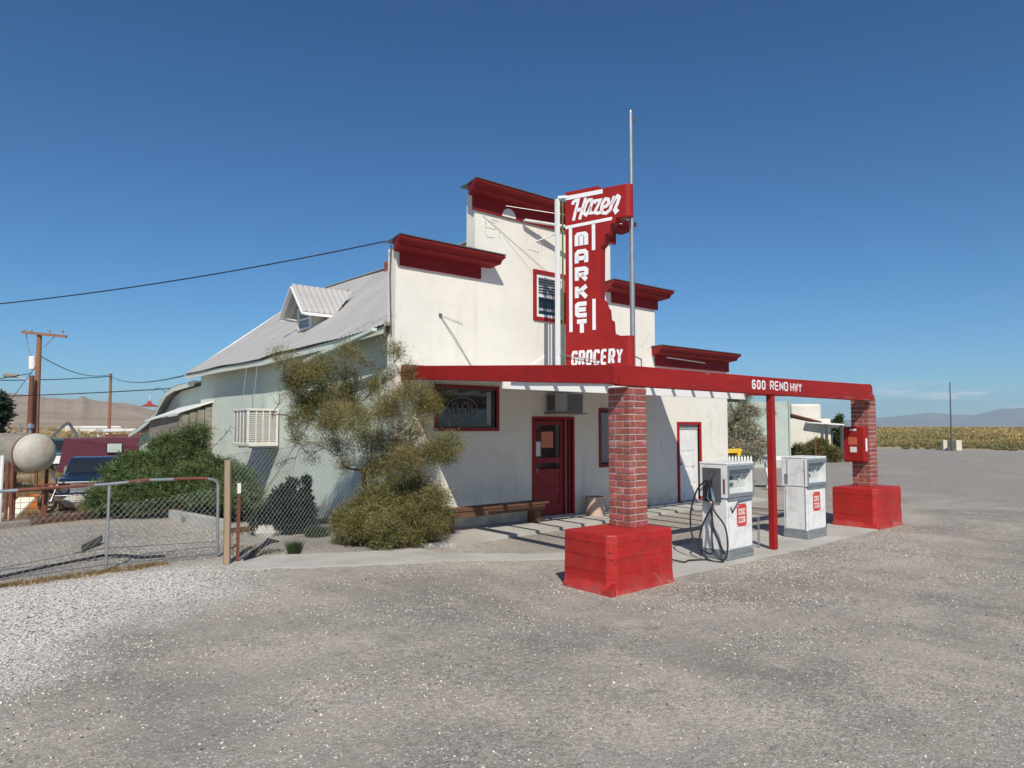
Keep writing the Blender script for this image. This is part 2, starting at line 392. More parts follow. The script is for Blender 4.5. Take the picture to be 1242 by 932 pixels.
F = np.stack([I[:-1, :-1].ravel(), I[1:, :-1].ravel(), I[1:, 1:].ravel(), I[:-1, 1:].ravel()], 1)
def ground_mat():
    m = bpy.data.materials.new('gravel_ground'); m.use_nodes = True; n = m.node_tree; N = n.nodes; L = n.links; b = N['Principled BSDF']
    b.inputs['Roughness'].default_value = .95; b.inputs['Specular IOR Level'].default_value = .15
    t = N.new('ShaderNodeTexCoord').outputs['Object']; sp = N.new('ShaderNodeSeparateXYZ'); L.new(t, sp.inputs[0])
    def noise(sc, d=6, r=.6, st=None):
        v = t
        if st: q = N.new('ShaderNodeMapping'); q.inputs['Scale'].default_value = st; L.new(t, q.inputs[0]); v = q.outputs[0]
        q = N.new('ShaderNodeTexNoise'); q.inputs['Scale'].default_value = sc; q.inputs['Detail'].default_value = d; q.inputs['Roughness'].default_value = r; L.new(v, q.inputs['Vector']); return q.outputs['Fac']
    def mr(f, a, c, lo=0., hi=1., sm=False):
        q = N.new('ShaderNodeMapRange'); L.new(f, q.inputs[0])
        for i, v in enumerate((a, c, lo, hi)): q.inputs[i+1].default_value = v
        if sm: q.interpolation_type = 'SMOOTHSTEP'
        return q.outputs[0]
    def ma(op, a, c=None):
        q = N.new('ShaderNodeMath'); q.operation = op
        for i, v in enumerate((a, c)):
            if v is None: continue
            if isinstance(v, (int, float)): q.inputs[i].default_value = v
            else: L.new(v, q.inputs[i])
        return q.outputs[0]
    def mix(f, a, c):
        q = N.new('ShaderNodeMixRGB')
        for i, v in enumerate((f, a, c)):
            if isinstance(v, (int, float)): q.inputs[i].default_value = v
            elif isinstance(v, tuple): q.inputs[i].default_value = (*v, 1)
            else: L.new(v, q.inputs[i])
        return q.outputs[0]
    base = mix(mr(noise(.55, 8), .36, .64), (.255, .228, .198), (.425, .378, .320))
    base = mix(mr(noise(1.6, 6, .7, (1, .45, 1)), .5, .7, 0, .6), base, (.50, .44, .355))          # dusty tan patches
    base = mix(mr(noise(.9, 6, .6, (.5, 1.4, 1)), .56, .70, 0, .55), base, (.28, .26, .24))        # oiled darker patches
    far = mr(sp.outputs['X'], 17, 24, sm=True)
    base = mix(ma('MULTIPLY', far, mr(noise(.25, 5, .6, (1, .35, 1)), .3, .6, .45, .9)), base, (.285, .26, .232))
    # wheel tracks worn through the lot, darker oily ground by the pumps, small grains of every tone
    base = mix(mr(noise(.8, 5, .55, (.16, 1.5, 1)), .54, .66, 0, .5), base, (.28, .255, .225))
    packed = mr(noise(.7, 6, .65, (.6, 1, 1)), .40, .58, .25, 1)     # hard-packed patches show less stone
    for sc, lo_, hi_ in ((34, .80, 1.20), (90, .74, 1.28), (190, .80, 1.22)):
        q = N.new('ShaderNodeTexVoronoi'); q.inputs['Scale'].default_value = sc; L.new(t, q.inputs['Vector']); q2 = N.new('ShaderNodeSeparateColor'); L.new(q.outputs['Color'], q2.inputs[0])
        v = mr(q2.outputs[2], 0, 1, lo_, hi_); cc = N.new('ShaderNodeCombineColor')
        for k in range(3): L.new(v, cc.inputs[k])
        w = N.new('ShaderNodeMixRGB'); w.blend_type = 'MULTIPLY'; L.new(packed, w.inputs[0]); L.new(base, w.inputs[1]); L.new(cc.outputs[0], w.inputs[2]); base = w.outputs[0]
    base = mix(mr(noise(2.3, 5, .7), .60, .70, 0, .5), base, (.20, .185, .17))
    for (sx_, sy_, rr_) in ((8.6, 4.7, .8), (11.2, 4.6, .6), (5.2, 4.2, .5), (9.6, 3.0, .7)):      # oil drips
        q = N.new('ShaderNodeVectorMath'); q.operation = 'DISTANCE'; L.new(t, q.inputs[0]); q.inputs[1].default_value = (sx_, sy_, 0)
        base = mix(ma('MULTIPLY', mr(q.outputs['Value'], rr_, rr_*.2), mr(noise(3.5, 5, .7), .48, .62, 0, .5)), base, (.12, .11, .105))
    # coarse and fine stones
    for sc, thr, c1, amt in ((38, .36, (.62, .60, .56), .9), (85, .34, (.55, .53, .50), .9), (55, .30, (.12, .11, .11), .8)):
        q = N.new('ShaderNodeTexVoronoi'); q.inputs['Scale'].default_value = sc; L.new(t, q.inputs['Vector'])
        q2 = N.new('ShaderNodeSeparateColor'); L.new(q.outputs['Color'], q2.inputs[0])
        pick = mr(ma('ADD', q2.outputs[0], ma('MULTIPLY', noise(.8, 4), .5)), .98, 1.06)
        st = ma('MULTIPLY', mr(q.outputs['Distance'], thr, thr-.08), pick)
        base = mix(ma('MULTIPLY', st, amt), base, c1)
    # band of white crushed rock in front of the fence, and by the island
    dd = ma('ADD', ma('MULTIPLY', sp.outputs['X'], -.62), ma('MULTIPLY', sp.outputs['Y'], .785))   # signed distance from a slanting line
    wob = ma('MULTIPLY', ma('SUBTRACT', noise(.9, 5), .5), 2.2)
    band = ma('MULTIPLY', mr(ma('ADD', dd, wob), 4.1, 5.3, sm=True), mr(sp.outputs['Y'], 10.4, 9.7, sm=True))
    band = ma('MULTIPLY', band, mr(sp.outputs['X'], 4.2, 2.6))
    q = N.new('ShaderNodeTexVoronoi'); q.inputs['Scale'].default_value = 48; L.new(t, q.inputs['Vector'])
    q2 = N.new('ShaderNodeSeparateColor'); L.new(q.outputs['Color'], q2.inputs[0])
    rock = mix(mr(q2.outputs[1], .1, .9), (.56, .53, .49), (.92, .89, .84))
    rock = mix(mr(q.outputs['Distance'], .5, .75), rock, (.14, .13, .12))
    base = mix(ma('MULTIPLY', band, .95), base, rock)
    # desert beyond the lot
    r = ma('SQRT', ma('ADD', ma('MULTIPLY', sp.outputs['X'], sp.outputs['X']), ma('MULTIPLY', sp.outputs['Y'], sp.outputs['Y'])))
    des = ma('MAXIMUM', mr(ma('ADD', r, ma('MULTIPLY', noise(.08, 4), 8)), 68, 72), ma('MULTIPLY', mr(sp.outputs['Y'], 15.4, 16.8), mr(sp.outputs['X'], 14, 8)))
    base = mix(des, base, mix(mr(noise(.05, 6), .35, .65), (.36, .27, .175), (.44, .35, .24)))
    L.new(base, b.inputs['Base Color'])
    h = ma('ADD', noise(70, 4), ma('MULTIPLY', noise(14, 5), 1.5))
    bp = N.new('ShaderNodeBump'); bp.inputs['Distance'].default_value = .010; bp.inputs['Strength'].default_value = 1; L.new(h, bp.inputs['Height']); L.new(bp.outputs[0], b.inputs['Normal'])
    return m
M['ground'] = ground_mat()
g = np_mesh('gravel_ground', V, F, 'ground'); g['kind'] = 'structure'

# hills left (tan, with a small cone) and the ranges far to the right
def bearing(px): return YAW-math.atan((px-621)/861)
def ridge(name, prof, R, depth, m, rough, seed, back=1.3):
    rg = np.random.default_rng(seed); K = 640
    px = np.array([p[0] for p in prof], float); hh = np.array([p[1] for p in prof], float)
    u = np.linspace(px[0], px[-1], K); h = np.interp(u, px, hh)
    rows = [(0, -.02), (.3, .16), (.55, .42), (.8, .78), (1, 1), (back, -.02)]
    V = []
    nsm = np.convolve(rg.normal(size=K+8), np.ones(4)/4, 'same')[4:-4]
    for (f, s) in rows:
        wob = np.convolve(rg.normal(size=K+8), np.ones(6)/6, 'same')[4:-4]
        for i in range(K):
            b = bearing(u[i]); rr = R-depth+depth*f
            z = h[i]*s*(1+(rough*.8*wob[i] if 0 < f < 1 else 0))+(rough*h[i]*.12*nsm[i] if f == 1 else 0)
            V.append((rr*math.cos(b), rr*math.sin(b), z-(1 if s < 0 else 0)))
    V = np.array(V); I = np.arange(len(rows)*K).reshape(len(rows), K)
    F = np.stack([I[:-1, :-1].ravel(), I[:-1, 1:].ravel(), I[1:, 1:].ravel(), I[1:, :-1].ravel()], 1)
    o = np_mesh(name, V, F, m); o['kind'] = 'structure'
    for p in o.data.polygons: p.use_smooth = True
    return o
ridge('hills', [(-700, 40), (-400, 90), (-150, 100), (0, 99), (60, 86), (86, 81), (92, 83), (98, 91), (101, 92), (106, 85), (114, 80), (130, 77), (160, 70), (195, 45), (240, 20), (330, 8), (520, 2)], 2500, 1500, 'hill', .07, 3)
ridge('far_mountains', [(780, 18), (880, 110), (960, 135), (1010, 110), (1066, 170), (1100, 215), (1128, 265), (1150, 230), (1180, 210), (1215, 325), (1245, 335), (1290, 300), (1400, 400), (1700, 220)], 16000, 2600, 'mountain', .12, 5)

# ---------------------------------------------------------------- paving
def slab(name, poly, z0, z1, m='concrete', j=.02):
    out = []; rg = random.Random(len(name))
    for a, c in zip(poly, poly[1:]+poly[:1]):
        L = math.hypot(c[0]-a[0], c[1]-a[1]); n = max(1, int(L/.16))
        for k in range(n): out.append((a[0]+(c[0]-a[0])*k/n+rg.uniform(-j, j), a[1]+(c[1]-a[1])*k/n+rg.uniform(-j, j)))
    mb = MB(); n = len(out); cx, cy = sum(p[0] for p in out)/n, sum(p[1] for p in out)/n
    vs = [(x, y, z1) for x, y in out]+[(x, y, z0) for x, y in out]
    mb.add(vs, [tuple(range(n))]+[(i, (i+1) % n, (i+1) % n+n, i+n) for i in range(n)])
    o = mb.build(name, m, None); o['kind'] = 'structure'; return o
    o = MB().prism(poly, lambda p: (p[0], p[1], z0), lambda p: (p[0], p[1], z1)).build(name, m, None, .01); o['kind'] = 'structure'; return o
slab('sidewalk', [(6.5, 8.95), (9.4, 9.15), (13, 9.3), (16.4, 9.35), (16.4, 10.2), (6.2, 10.2), (6.0, 9.3)], -.05, .055, j=.006)
slab('path', [(3.35, 9.35), (4.3, 8.75), (5.5, 8.12), (6.4, 7.55), (7.3, 7.0), (7.75, 6.85), (7.8, 7.2), (6.9, 7.75), (6.0, 8.55), (6.05, 9.2), (5.0, 9.55), (4.1, 10.0), (3.55, 9.95)], -.05, .012, j=.05)
slab('pump_island', [(7.05, 5.36), (9.9, 5.33), (13.3, 5.42), (13.3, 6.7), (10.5, 6.75), (7.05, 6.6)], -.05, .020, j=.03)

# ---------------------------------------------------------------- pebbles (uncountable)
def pebbles(name, n, dmin, dmax, rmin, rmax, mt, whiteband=False):
    d = np.sqrt(rng.random(n)*(dmax**2-dmin**2)+dmin**2) if not whiteband else dmin+(dmax-dmin)*rng.random(n)
    b = YAW+(rng.random(n)-.5)*math.radians(82)
    x, y = d*np.cos(b), d*np.sin(b)
    s = -.62*x+.785*y
    wob = .5*np.sin(x*1.7+y)+.4*np.sin(y*2.3-x*.8)+rng.normal(size=n)*.25
    band = sst(s+wob, 4.0, 5.4)*(y < 9.9)*sst(-x, -4.0, -2.6)
    foot = np.exp(-(((x-6.7)**2+(y-4.9)**2)/.5))+np.exp(-(((x-8.6)**2+(y-4.9)**2)/.9))+.7*np.exp(-((x-11)**2/4+(y-4.9)**2/.3))
    clus = .5+.5*np.sin(x*1.5+1.3*np.sin(y*1.7))*np.sin(y*2.6+np.sin(x*1.9))
    pr = (.05+.60*clus**4+1.0*band+.7*foot+.45*(y > 10.3))*np.clip((dmax-d)/(dmax*.35), 0, 1)
    ok = (rng.random(n) < pr) & (y < 15) & ~((y > 10.3) & (x > 4.2)) & ~((x > 5.9) & (y > 8.9)) & ~((x > 7) & (y > 5.3)) & ~((x > 5.9) & (x < 7.1) & (y > 5.2) & (y < 6))
    x, y, band = x[ok], y[ok], band[ok]; n = len(x)
    r = rmin+(rmax-rmin)*rng.random(n)**2.4; a = rng.random(n)*6.28
    O = np.array([(1,0,0),(0,1,0),(-1,0,0),(0,-1,0),(0,0,1),(0,0,-1)], float)
    P = O[None]*(.7+.6*rng.random((n, 6, 1)))*np.stack([r, r*(.5+.4*rng.random(n)), r*(.35+.3*rng.random(n))], 1)[:, None]
    ca, sa = np.cos(a)[:, None], np.sin(a)[:, None]
    X_ = P[..., 0]*ca-P[..., 1]*sa; Y_ = P[..., 0]*sa+P[..., 1]*ca
    V = np.stack([X_+x[:, None], Y_+y[:, None], P[..., 2]+(terr(x, y)+r*.25)[:, None]], -1).reshape(-1, 3)
    T = np.array([(0,1,4),(1,2,4),(2,3,4),(3,0,4),(1,0,5),(2,1,5),(3,2,5),(0,3,5)])
    F = (T[None]+6*np.arange(n)[:, None, None]).reshape(-1, 3)
    v = np.where(rng.random(n) < .55+.35*band, .62+.38*rng.random(n), .12+.4*rng.random(n))
    tint = np.stack([v, v*(.94+.05*rng.random(n)), v*(.84+.14*rng.random(n))], 1)
    o = np_mesh(name, V, F, mt, np.repeat(tint, 6, 0)); o['kind'] = 'stuff'; o['label'] = 'pale crushed gravel scattered over the grey lot'; o['category'] = 'gravel'
    return o
M['stone'] = mat('crushed_stone', (.84, .81, .76), .85, 0, 5, tint=True, spec=.2)
pebbles('loose_gravel', 420000, 2.6, 20, .003, .015, 'stone')

# ---------------------------------------------------------------- market building
FY = 10.2; SX = 6.55; BY = 21.4; RX = 9.7
def cellwall(name, xs, zs, solid, fn, depth, m, parent):
    mb = MB(); xs = sorted(xs); zs = sorted(zs)
    S_ = lambda i, j: 0 <= i < len(xs)-1 and 0 <= j < len(zs)-1 and solid((xs[i]+xs[i+1])/2, (zs[j]+zs[j+1])/2)
    for i in range(len(xs)-1):
        for j in range(len(zs)-1):
            if not S_(i, j): continue
            a, b, c, d = xs[i], xs[i+1], zs[j], zs[j+1]
            mb.add([fn(a,c,0), fn(b,c,0), fn(b,d,0), fn(a,d,0)], [(0,1,2,3)])
            mb.add([fn(a,c,depth), fn(b,c,depth), fn(b,d,depth), fn(a,d,depth)], [(3,2,1,0)])
            if not S_(i-1, j): mb.add([fn(a,c,0), fn(a,d,0), fn(a,d,depth), fn(a,c,depth)], [(0,1,2,3)])
            if not S_(i+1, j): mb.add([fn(b,c,0), fn(b,d,0), fn(b,d,depth), fn(b,c,depth)], [(3,2,1,0)])
            if not S_(i, j-1): mb.add([fn(a,c,0), fn(b,c,0), fn(b,c,depth), fn(a,c,depth)], [(3,2,1,0)])
            if not S_(i, j+1): mb.add([fn(a,d,0), fn(b,d,0), fn(b,d,depth), fn(a,d,depth)], [(0,1,2,3)])
    return mb
bld = thing('market_building', 'white stucco roadside market with stepped false front, red cornices and a grey tin roof', 'building', (6.2, 10.2, 0))
holes = {'w1': (7.06, 8.38, 1.82, 2.52), 'd1': (9.34, 10.38, .055, 1.98), 'w2': (11.25, 12.25, 1.04, 2.17), 'd2': (13.98, 14.80, .06, 1.88), 'uw': (9.39, 10.17, 4.0, 4.86)}
steps = [(6.2, 7.87, 4.86), (7.87, 11.6, 6.2), (11.6, 13.12, 4.84), (13.12, 16.05, 3.56)]
def fsolid(x, z):
    for a, b, c, d in holes.values():
        if a < x < b and c < z < d: return False
    for a, b, t in steps:
        if a <= x < b: return z < t
    return False
xs = {6.2, 7.87, 11.6, 13.12, 16.05}; zs = {-.1, 4.86, 6.2, 4.84, 3.56}
for a, b, c, d in holes.values(): xs |= {a, b}; zs |= {c, d}
cellwall('facade_wall', xs, zs, fsolid, lambda u, v, d: (u, FY+d, v), .25, 'stucco', bld).build('facade_wall', 'stucco', bld)
# interior darkness behind the openings is the room itself
box('room_floor', 'wood_grey', bld, 6.7, 16, 10.46, 14, -.02, .04, bevel=0)

# roof: corrugated, sagging a little along the eave
def eave_z(y): return float(np.interp(y, [10, 12.2, 15, 16, 18.5, 21.6], [3.60, 3.47, 3.45, 3.37, 3.38, 3.34]))
def ridge_z(y): return float(np.interp(y, [10, 15.9, 19.7, 22], [5.98, 6.04, 6.08, 6.0]))
def roof_sheet(name, xe, side, y0, y1, parent, ze=None):
    ys = np.arange(y0, y1, .0375); V = []; nxx = 9
    for i, y in enumerate(ys):
        c = (.0, .011, .016, .011)[i % 4]
        for k in range(nxx):
            t = k/(nxx-1); x = xe+(RX-xe)*t
            z = (ze if ze is not None else eave_z(y))*(1-t)+ridge_z(y)*t-.05*math.sin(PI*t)
            V.append((x, y, z+c+.008*math.sin(y*2.1+k)))
    V = np.array(V); I = np.arange(len(ys)*nxx).reshape(len(ys), nxx)
    F = np.stack([I[:-1, :-1].ravel(), I[:-1, 1:].ravel(), I[1:, 1:].ravel(), I[1:, :-1].ravel()], 1)
    return np_mesh(name, V, F, 'roof', None, parent)
rf = roof_sheet('roof', 6.16, -1, FY+.25, 21.7, bld); roof_sheet('roof', 13.15, 1, FY+.25, 21.7, bld, 3.5)
# underside boards, ridge cap, eave fascia, rake board
mb = MB()
for y0, y1 in ((10.45, 13), (13, 16), (16, 19), (19, 21.6)): mb.beam((6.22, y0, eave_z(y0)-.075), (6.22, y1, eave_z(y1)-.075), .035, .12)
mb.build('eave_fascia', 'mint', rf)
mb = MB(); mb.add([(6.24,10.46,3.50),(6.24,21.6,3.26),(6.56,21.6,3.50),(6.56,10.46,3.72)], [(0,1,2,3)]); mb.build('soffit', 'mint', rf)
MB().beam((RX, 10.5, 6.03), (RX, 21.75, 6.06), .22, .02).build('ridge_cap', 'roof', rf, .004)
MB().beam((6.2, 21.66, 3.27), (RX, 21.66, 5.93), .03, .14).build('rake_board', 'whiteworn', rf)
# side walls, rear wall, right annex
mb = MB(); mb.prism([(10.45, -.9), (21.4, -.9), (21.4, 3.34), (16, 3.38), (10.45, 3.60)], lambda p: (SX, p[0], p[1]), lambda p: (SX+.2, p[0], p[1])); mb.build('side_wall', 'mint', bld)
mb = MB(); mb.prism([(SX+.2, -.9), (13.0, -.9), (13.0, 3.45), (RX, 5.93), (SX+.2, 3.45)], lambda p: (p[0], BY-.2, p[1]), lambda p: (p[0], BY, p[1])); mb.build('rear_wall', 'mint', bld)
box('side_wall', 'stucco', bld, 12.9, 13.1, 10.45, 21.2, -.3, 3.5, bevel=0)
box('annex_wall', 'stucco', bld, 15.85, 16.05, 10.45, 18, -.3, 3.2, bevel=0)
mb = MB(); mb.add([(13.1,10.45,3.3),(16.2,10.45,3.1),(16.2,18,3.1),(13.1,18,3.3)], [(0,1,2,3)]); mb.build('annex_roof', 'roof', bld)
# brick chimney on the ridge
mb = MB()
for k in range(8): mb.box(9.52, 9.86, 15.75, 16.25, 5.58+.075*k, 5.648+.075*k, random.uniform(.8, 1.3))
ch = mb.build('chimney', 'brick', bld); box('chimney_cap', 'mortar', ch, 9.53, 9.85, 15.76, 16.24, 5.58, 6.19)

# cornices
def cornice(x0, x1, z, f0, f1, fh, lab):
    prof = [(0, 0), (-.36, -.005), (-.37, -.035), (-.35, -.05), (-.30, -.075), (-.265, -.125), (-.27, -.145), (-.16, -.165), (-.05, -.19), (0, -.19)]
    mb = MB(); n = len(prof)
    vs = [(x0-p[0]*-.0, FY+p[0], z+p[1]) for p in prof]+[(x1, FY+p[0], z+p[1]) for p in prof]
    # ends flare outwards like the front
    vs = [(x0+(-p[0]*-.30 if 1 else 0)+.10, FY+p[0], z+p[1]) for p in prof]+[(x1-(-p[0]*-.30)-.10, FY+p[0], z+p[1]) for p in prof]
    fs = [tuple(range(n)), tuple(range(2*n-1, n-1, -1))]+[(i, i+n, (i+1) % n+n, (i+1) % n) for i in range(n)]
    mb.add(vs, fs); c = mb.build('cornice', 'cornice_red', bld); c['label'] = lab
    MB().prism([(x0-.01, FY-.385), (x1+.01, FY-.385), (x1-.08, FY+.02), (x1-.10, FY+.26), (x0+.10, FY+.26), (x0+.08, FY+.02)], lambda p: (p[0], p[1], z+.002), lambda p: (p[0], p[1], z+.022)).build('cap_flashing', 'darkgrey', c, .003)
    box('frieze', 'cornice_red', c, f0, f1, FY-.045, FY-.001, z-.19-fh, z-.185, bevel=.006)
    return c
cornice(6.05, 8.30, 4.97, 6.27, 7.99, .23, 'lowest red cornice on the left step')
cornice(7.62, 12.05, 6.27, 7.80, 11.75, .26, 'top red cornice')
cornice(11.3, 13.38, 4.94, 11.62, 13.2, .22, 'red cornice on the middle right step')
cornice(12.9, 16.14, 3.66, 13.1, 16.1, .24, 'red cornice on the low right annex')
MB().prism([(8.66+.17*math.cos(a), 5.825+.17*math.sin(a)) for a in np.linspace(0, PI, 14)], lambda p: (p[0], FY-.05, p[1]), lambda p: (p[0], FY-.0455, p[1])).build('round_patch', 'stucco', bld)

# facade windows and doors
def frame(name, x0, x1, z0, z1, w, m, parent, y0=-.03, y1=.05, sill=True):
    mb = MB(); mb.box(x0-w, x0, FY+y0, FY+y1, z0-(w if sill else 0), z1+w); mb.box(x1, x1+w, FY+y0, FY+y1, z0-(w if sill else 0), z1+w)
    mb.box(x0, x1, FY+y0, FY+y1, z1, z1+w)
    if sill: mb.box(x0, x1, FY+y0, FY+y1, z0-w, z0)
    return mb.build(name, m, parent, .005)
a, b, c, d = holes['w1']
win = MB().box(a+.03, b-.03, FY+.085, FY+.095, c+.03, d-.03).build('window', 'glass', bld); win['label'] = 'wide dark window with an unlit oval OPEN sign'
frame('frame', a, b, c, d, .062, 'darkred', win)
mb = MB(); mb.box(a, a+.03, FY+.05, FY+.12, c, d); mb.box(b-.03, b, FY+.05, FY+.12, c, d); mb.box(a+.03, b-.03, FY+.05, FY+.12, d-.03, d); mb.box(a+.03, b-.03, FY+.05, FY+.12, c, c+.03); mb.build('sash', 'darkgrey', win)
# neon OPEN sign hangs just in front of the pane inside the reveal
mb = MB(); cx, cz = 7.66, 2.17
fnn = lambda x, y, t: (cx-.30+x, FY+.075-t, cz-.19+y)
ov = [(.30+.33*math.cos(q*PI/16), .19+.20*math.sin(q*PI/16)) for q in range(33)]
mb.tube([fnn(x, y, 0) for x, y in ov], .008, 6, False)
for (i, chh) in enumerate('OPEN'):
    for st in G_[chh]: mb.tube([fnn(.075+i*.118+.085*p[0], .09+.19*p[1], 0) for p in st], .0075, 6)
M['neon'] = mat('unlit_neon_tube', (.22, .24, .25), .3, .05, 5); mb.build('open_sign', 'neon', win)
MB().box(b-.16, b-.05, FY+.078, FY+.083, c+.04, d-.04).build('blind', 'shade', win)
a, b, c, d = holes['w2']
win = MB().box(a+.03, b-.03, FY+.085, FY+.095, c+.03, d-.03).build('window', 'glass_blue', bld); win['label'] = 'tall pale window behind the brick pillar'
frame('frame', a, b, c, d, .06, 'darkred', win); MB().box(a+.05, a+.13, FY+.075, FY+.08, c+.05, c+.25).build('notice', 'orange_paper', win)
a, b, c, d = holes['uw']
win = MB().box(a+.07, b-.07, FY+.085, FY+.095, c+.07, d-.07).build('window', 'glass', bld); win['label'] = 'small upstairs sash window in a red frame'
frame('frame', a, b, c, d, .075, 'red', win, -.035, .03)
mb = MB(); mb.box(a, a+.07, FY-.01, FY+.12, c, d); mb.box(b-.07, b, FY-.01, FY+.12, c, d); mb.box(a+.07, b-.07, FY-.01, FY+.12, d-.07, d); mb.box(a+.07, b-.07, FY-.01, FY+.12, c, c+.06); mb.box(a+.07, b-.07, FY+.02, FY+.12, (c+d)/2-.02, (c+d)/2+.02); mb.build('sash', 'white', win, .004)
mb = MB()
for k in range(6): mb.box(a+.08, b-.08, FY+.08, FY+.083, d-.12-.055*k, d-.09-.055*k)
mb.box(a+.08, b-.08, FY+.08, FY+.083, c+.15, c+.2); mb.build('blind', 'shade', win)
# front door
a, b, c, d = holes['d1']
dr = thing('door', '', '', (a, FY, 0)); dr.parent = bld; dr.location = (a-6.2, 0, 0)
del dr['label']; del dr['category']
x1 = b-.19
mb = MB(); y0, y1 = FY+.06, FY+.11
mb.box(a+.02, a+.11, y0, y1, c+.02, d-.02); mb.box(x1-.09, x1, y0, y1, c+.02, d-.02); mb.box(a+.11, x1-.09, y0, y1, d-.11, d-.02)
mb.box(a+.11, x1-.09, y0, y1, 1.12, 1.22); mb.box(a+.11, x1-.09, y0+.015, y1, c+.02, 1.0)
mb.box(a+.11, x1-.09, y0, y1, c+.02, .30); mb.box(a+.11, x1-.09, y0, y1, .56, .63); mb.box(a+.11, x1-.09, y0, y1, .90, 1.0)
mb.build('door_leaf', 'darkred', dr, .004)
MB().box(a+.11, x1-.09, FY+.08, FY+.088, 1.22, d-.11).build('pane', 'glass', dr); MB().box(a+.11, x1-.09, FY+.08, FY+.088, 1.0, 1.12).build('pane', 'glass', dr)
MB().box(a+.26, a+.58, FY+.072, FY+.076, 1.42, 1.74).build('notice', 'orange_paper', dr); MB().box(a+.10, a+.22, FY+.055, FY+.058, 1.26, 1.54).build('notice', 'paper', dr)
frame('door_frame', a, b, c, d, .055, 'red', dr, sill=False)
MB().box(x1, x1+.035, FY+.02, FY+.12, c, d).box(x1+.13, x1+.19, FY+.02, FY+.12, c, d).build('jamb', 'darkred', dr); MB().box(x1+.035, x1+.13, FY+.09, FY+.11, c, d).build('side_panel', 'shade', dr)
MB().box(a, b, FY-.05, FY+.15, .056, .085).build('threshold', 'concrete', dr)
mb = MB(); mb.tube([(a+.07, FY+.06, .98), (a+.07, FY+.0, .98)], .012); mb.tube([(a+.07, FY+.0, .93), (a+.07, FY+.0, 1.03)], .014); mb.build('handle', 'steel', dr)
# back door, peeling white
a, b, c, d = holes['d2']
dr = thing('door', '', '', (0, 0, 0)); dr.parent = bld; dr.location = (a-6.2, 0, 0); del dr['category']; dr['label'] = 'peeling white door in a red frame'
mb = MB(); mb.box(a+.01, b-.01, FY+.05, FY+.09, c+.01, d-.10)
for z0, z1 in ((.12, .42), (.50, .80), (.88, 1.18), (1.26, 1.66)):
    mb.box(a+.10, b-.10, FY+.042, FY+.05, z0, z1)
mb.build('door_leaf', 'whiteworn', dr, .005)
frame('door_frame', a, b, c, d, .07, 'red', dr, sill=False); MB().box(a, b, FY+.03, FY+.12, d-.10, d).build('lintel', 'shade', dr)
MB().tube([(a+.08, FY+.05, .95), (a+.08, FY-.01, .95)], .02).build('handle', 'rust', dr)

# faint letter ghosts and holes in the stucco, bracket wires on the wall
M['ghost'] = mat('weathered_stucco_mark', (.52, .50, .45), .9, .2, 9)
mb = MB()
for (x, z, w, h) in ((8.12, 5.38, .34, .34), (8.12, 5.55, .24, .12), (9.15, 5.30, .40, .34)):
    for q in range(4):
        e = [((x, z), (x+w, z)), ((x+w, z), (x+w, z+h)), ((x+w, z+h), (x, z+h)), ((x, z+h), (x, z))][q]
        p0, p1 = e; pts = [(p0[0]+(p1[0]-p0[0])*t+random.uniform(-.01, .01), FY-.002, p0[1]+(p1[1]-p0[1])*t+random.uniform(-.01, .01)) for t in np.linspace(.05, random.uniform(.6, 1), 6)]
        mb.tube(pts, .006, 4)
    mb.build('letter_ghost', 'ghost', bld); mb = MB()
mb = MB(); mb.tube([(7.1, FY-.02, 3.78), (7.4, FY-.04, 3.42), (7.85, FY-.02, 2.86)], .007, 5); mb.box(7.08, 7.13, FY-.03, FY, 3.77, 3.82); mb.tube([(7.12, FY-.02, 3.79), (7.6, FY-.012, 3.68)], .003, 4); mb.build('conduit', 'darkgrey', bld)
mb = MB(); mb.tube([(8.3, FY-.38, 5.9), (9.9, 8.4, 5.55)], .004, 4); mb.tube([(8.05, FY-.01, 5.75), (9.85, FY-.02, 4.85)], .0035, 4); mb.build('guy_wire', 'steel', bld)
mb = MB(); mb.beam((9.0, FY-.10, 5.83), (10.0, FY-.42, 5.80), .09, .03); mb.tube([(9.4, FY, 5.5), (10.0, FY-.4, 5.78)], .012, 5); mb.build('lamp_bracket', 'whiteworn', bld)
MB().tube([(13.0, FY-.42, 3.39), (14.6, FY-.34, 3.36)], .012, 6).build('conduit', 'steel', bld)
mb = MB(); mb.tube([(6.30, FY-.02, 4.8), (6.14, FY+.05, 4.95), (6.02, FY+.1, 4.92)], .012, 6); mb.tube([(6.17, FY+.1, 4.9), (6.15, FY+.1, 4.4), (6.17, FY+.08, 3.4)], .014, 6); mb.build('service_mast', 'darkgrey', bld)
# broken stucco and flashing at the left corner under the eave
mb = MB(); mb.beam((6.1, 10.28, 3.55), (6.28, 10.6, 3.62), .10, .05); mb.beam((6.06, 10.30, 3.42), (6.2, 10.5, 3.58), .03, .2); mb.build('corner_flashing', 'wood_grey', bld)
# fallen gutter length, wall lamp and junction boxes on the side wall
MB().beam((6.08, 13.4, 3.13), (6.10, 10.7, 3.50), .10, .07).build('gutter', 'mint', bld, .012)
MB().box(6.48, 6.549, 11.0, 11.14, 2.72, 2.84).build('junction_box', 'white', bld, .006); MB().box(6.5, 6.549, 11.6, 11.66, 2.9, 3.06).build('junction_box', 'white', bld, .006)
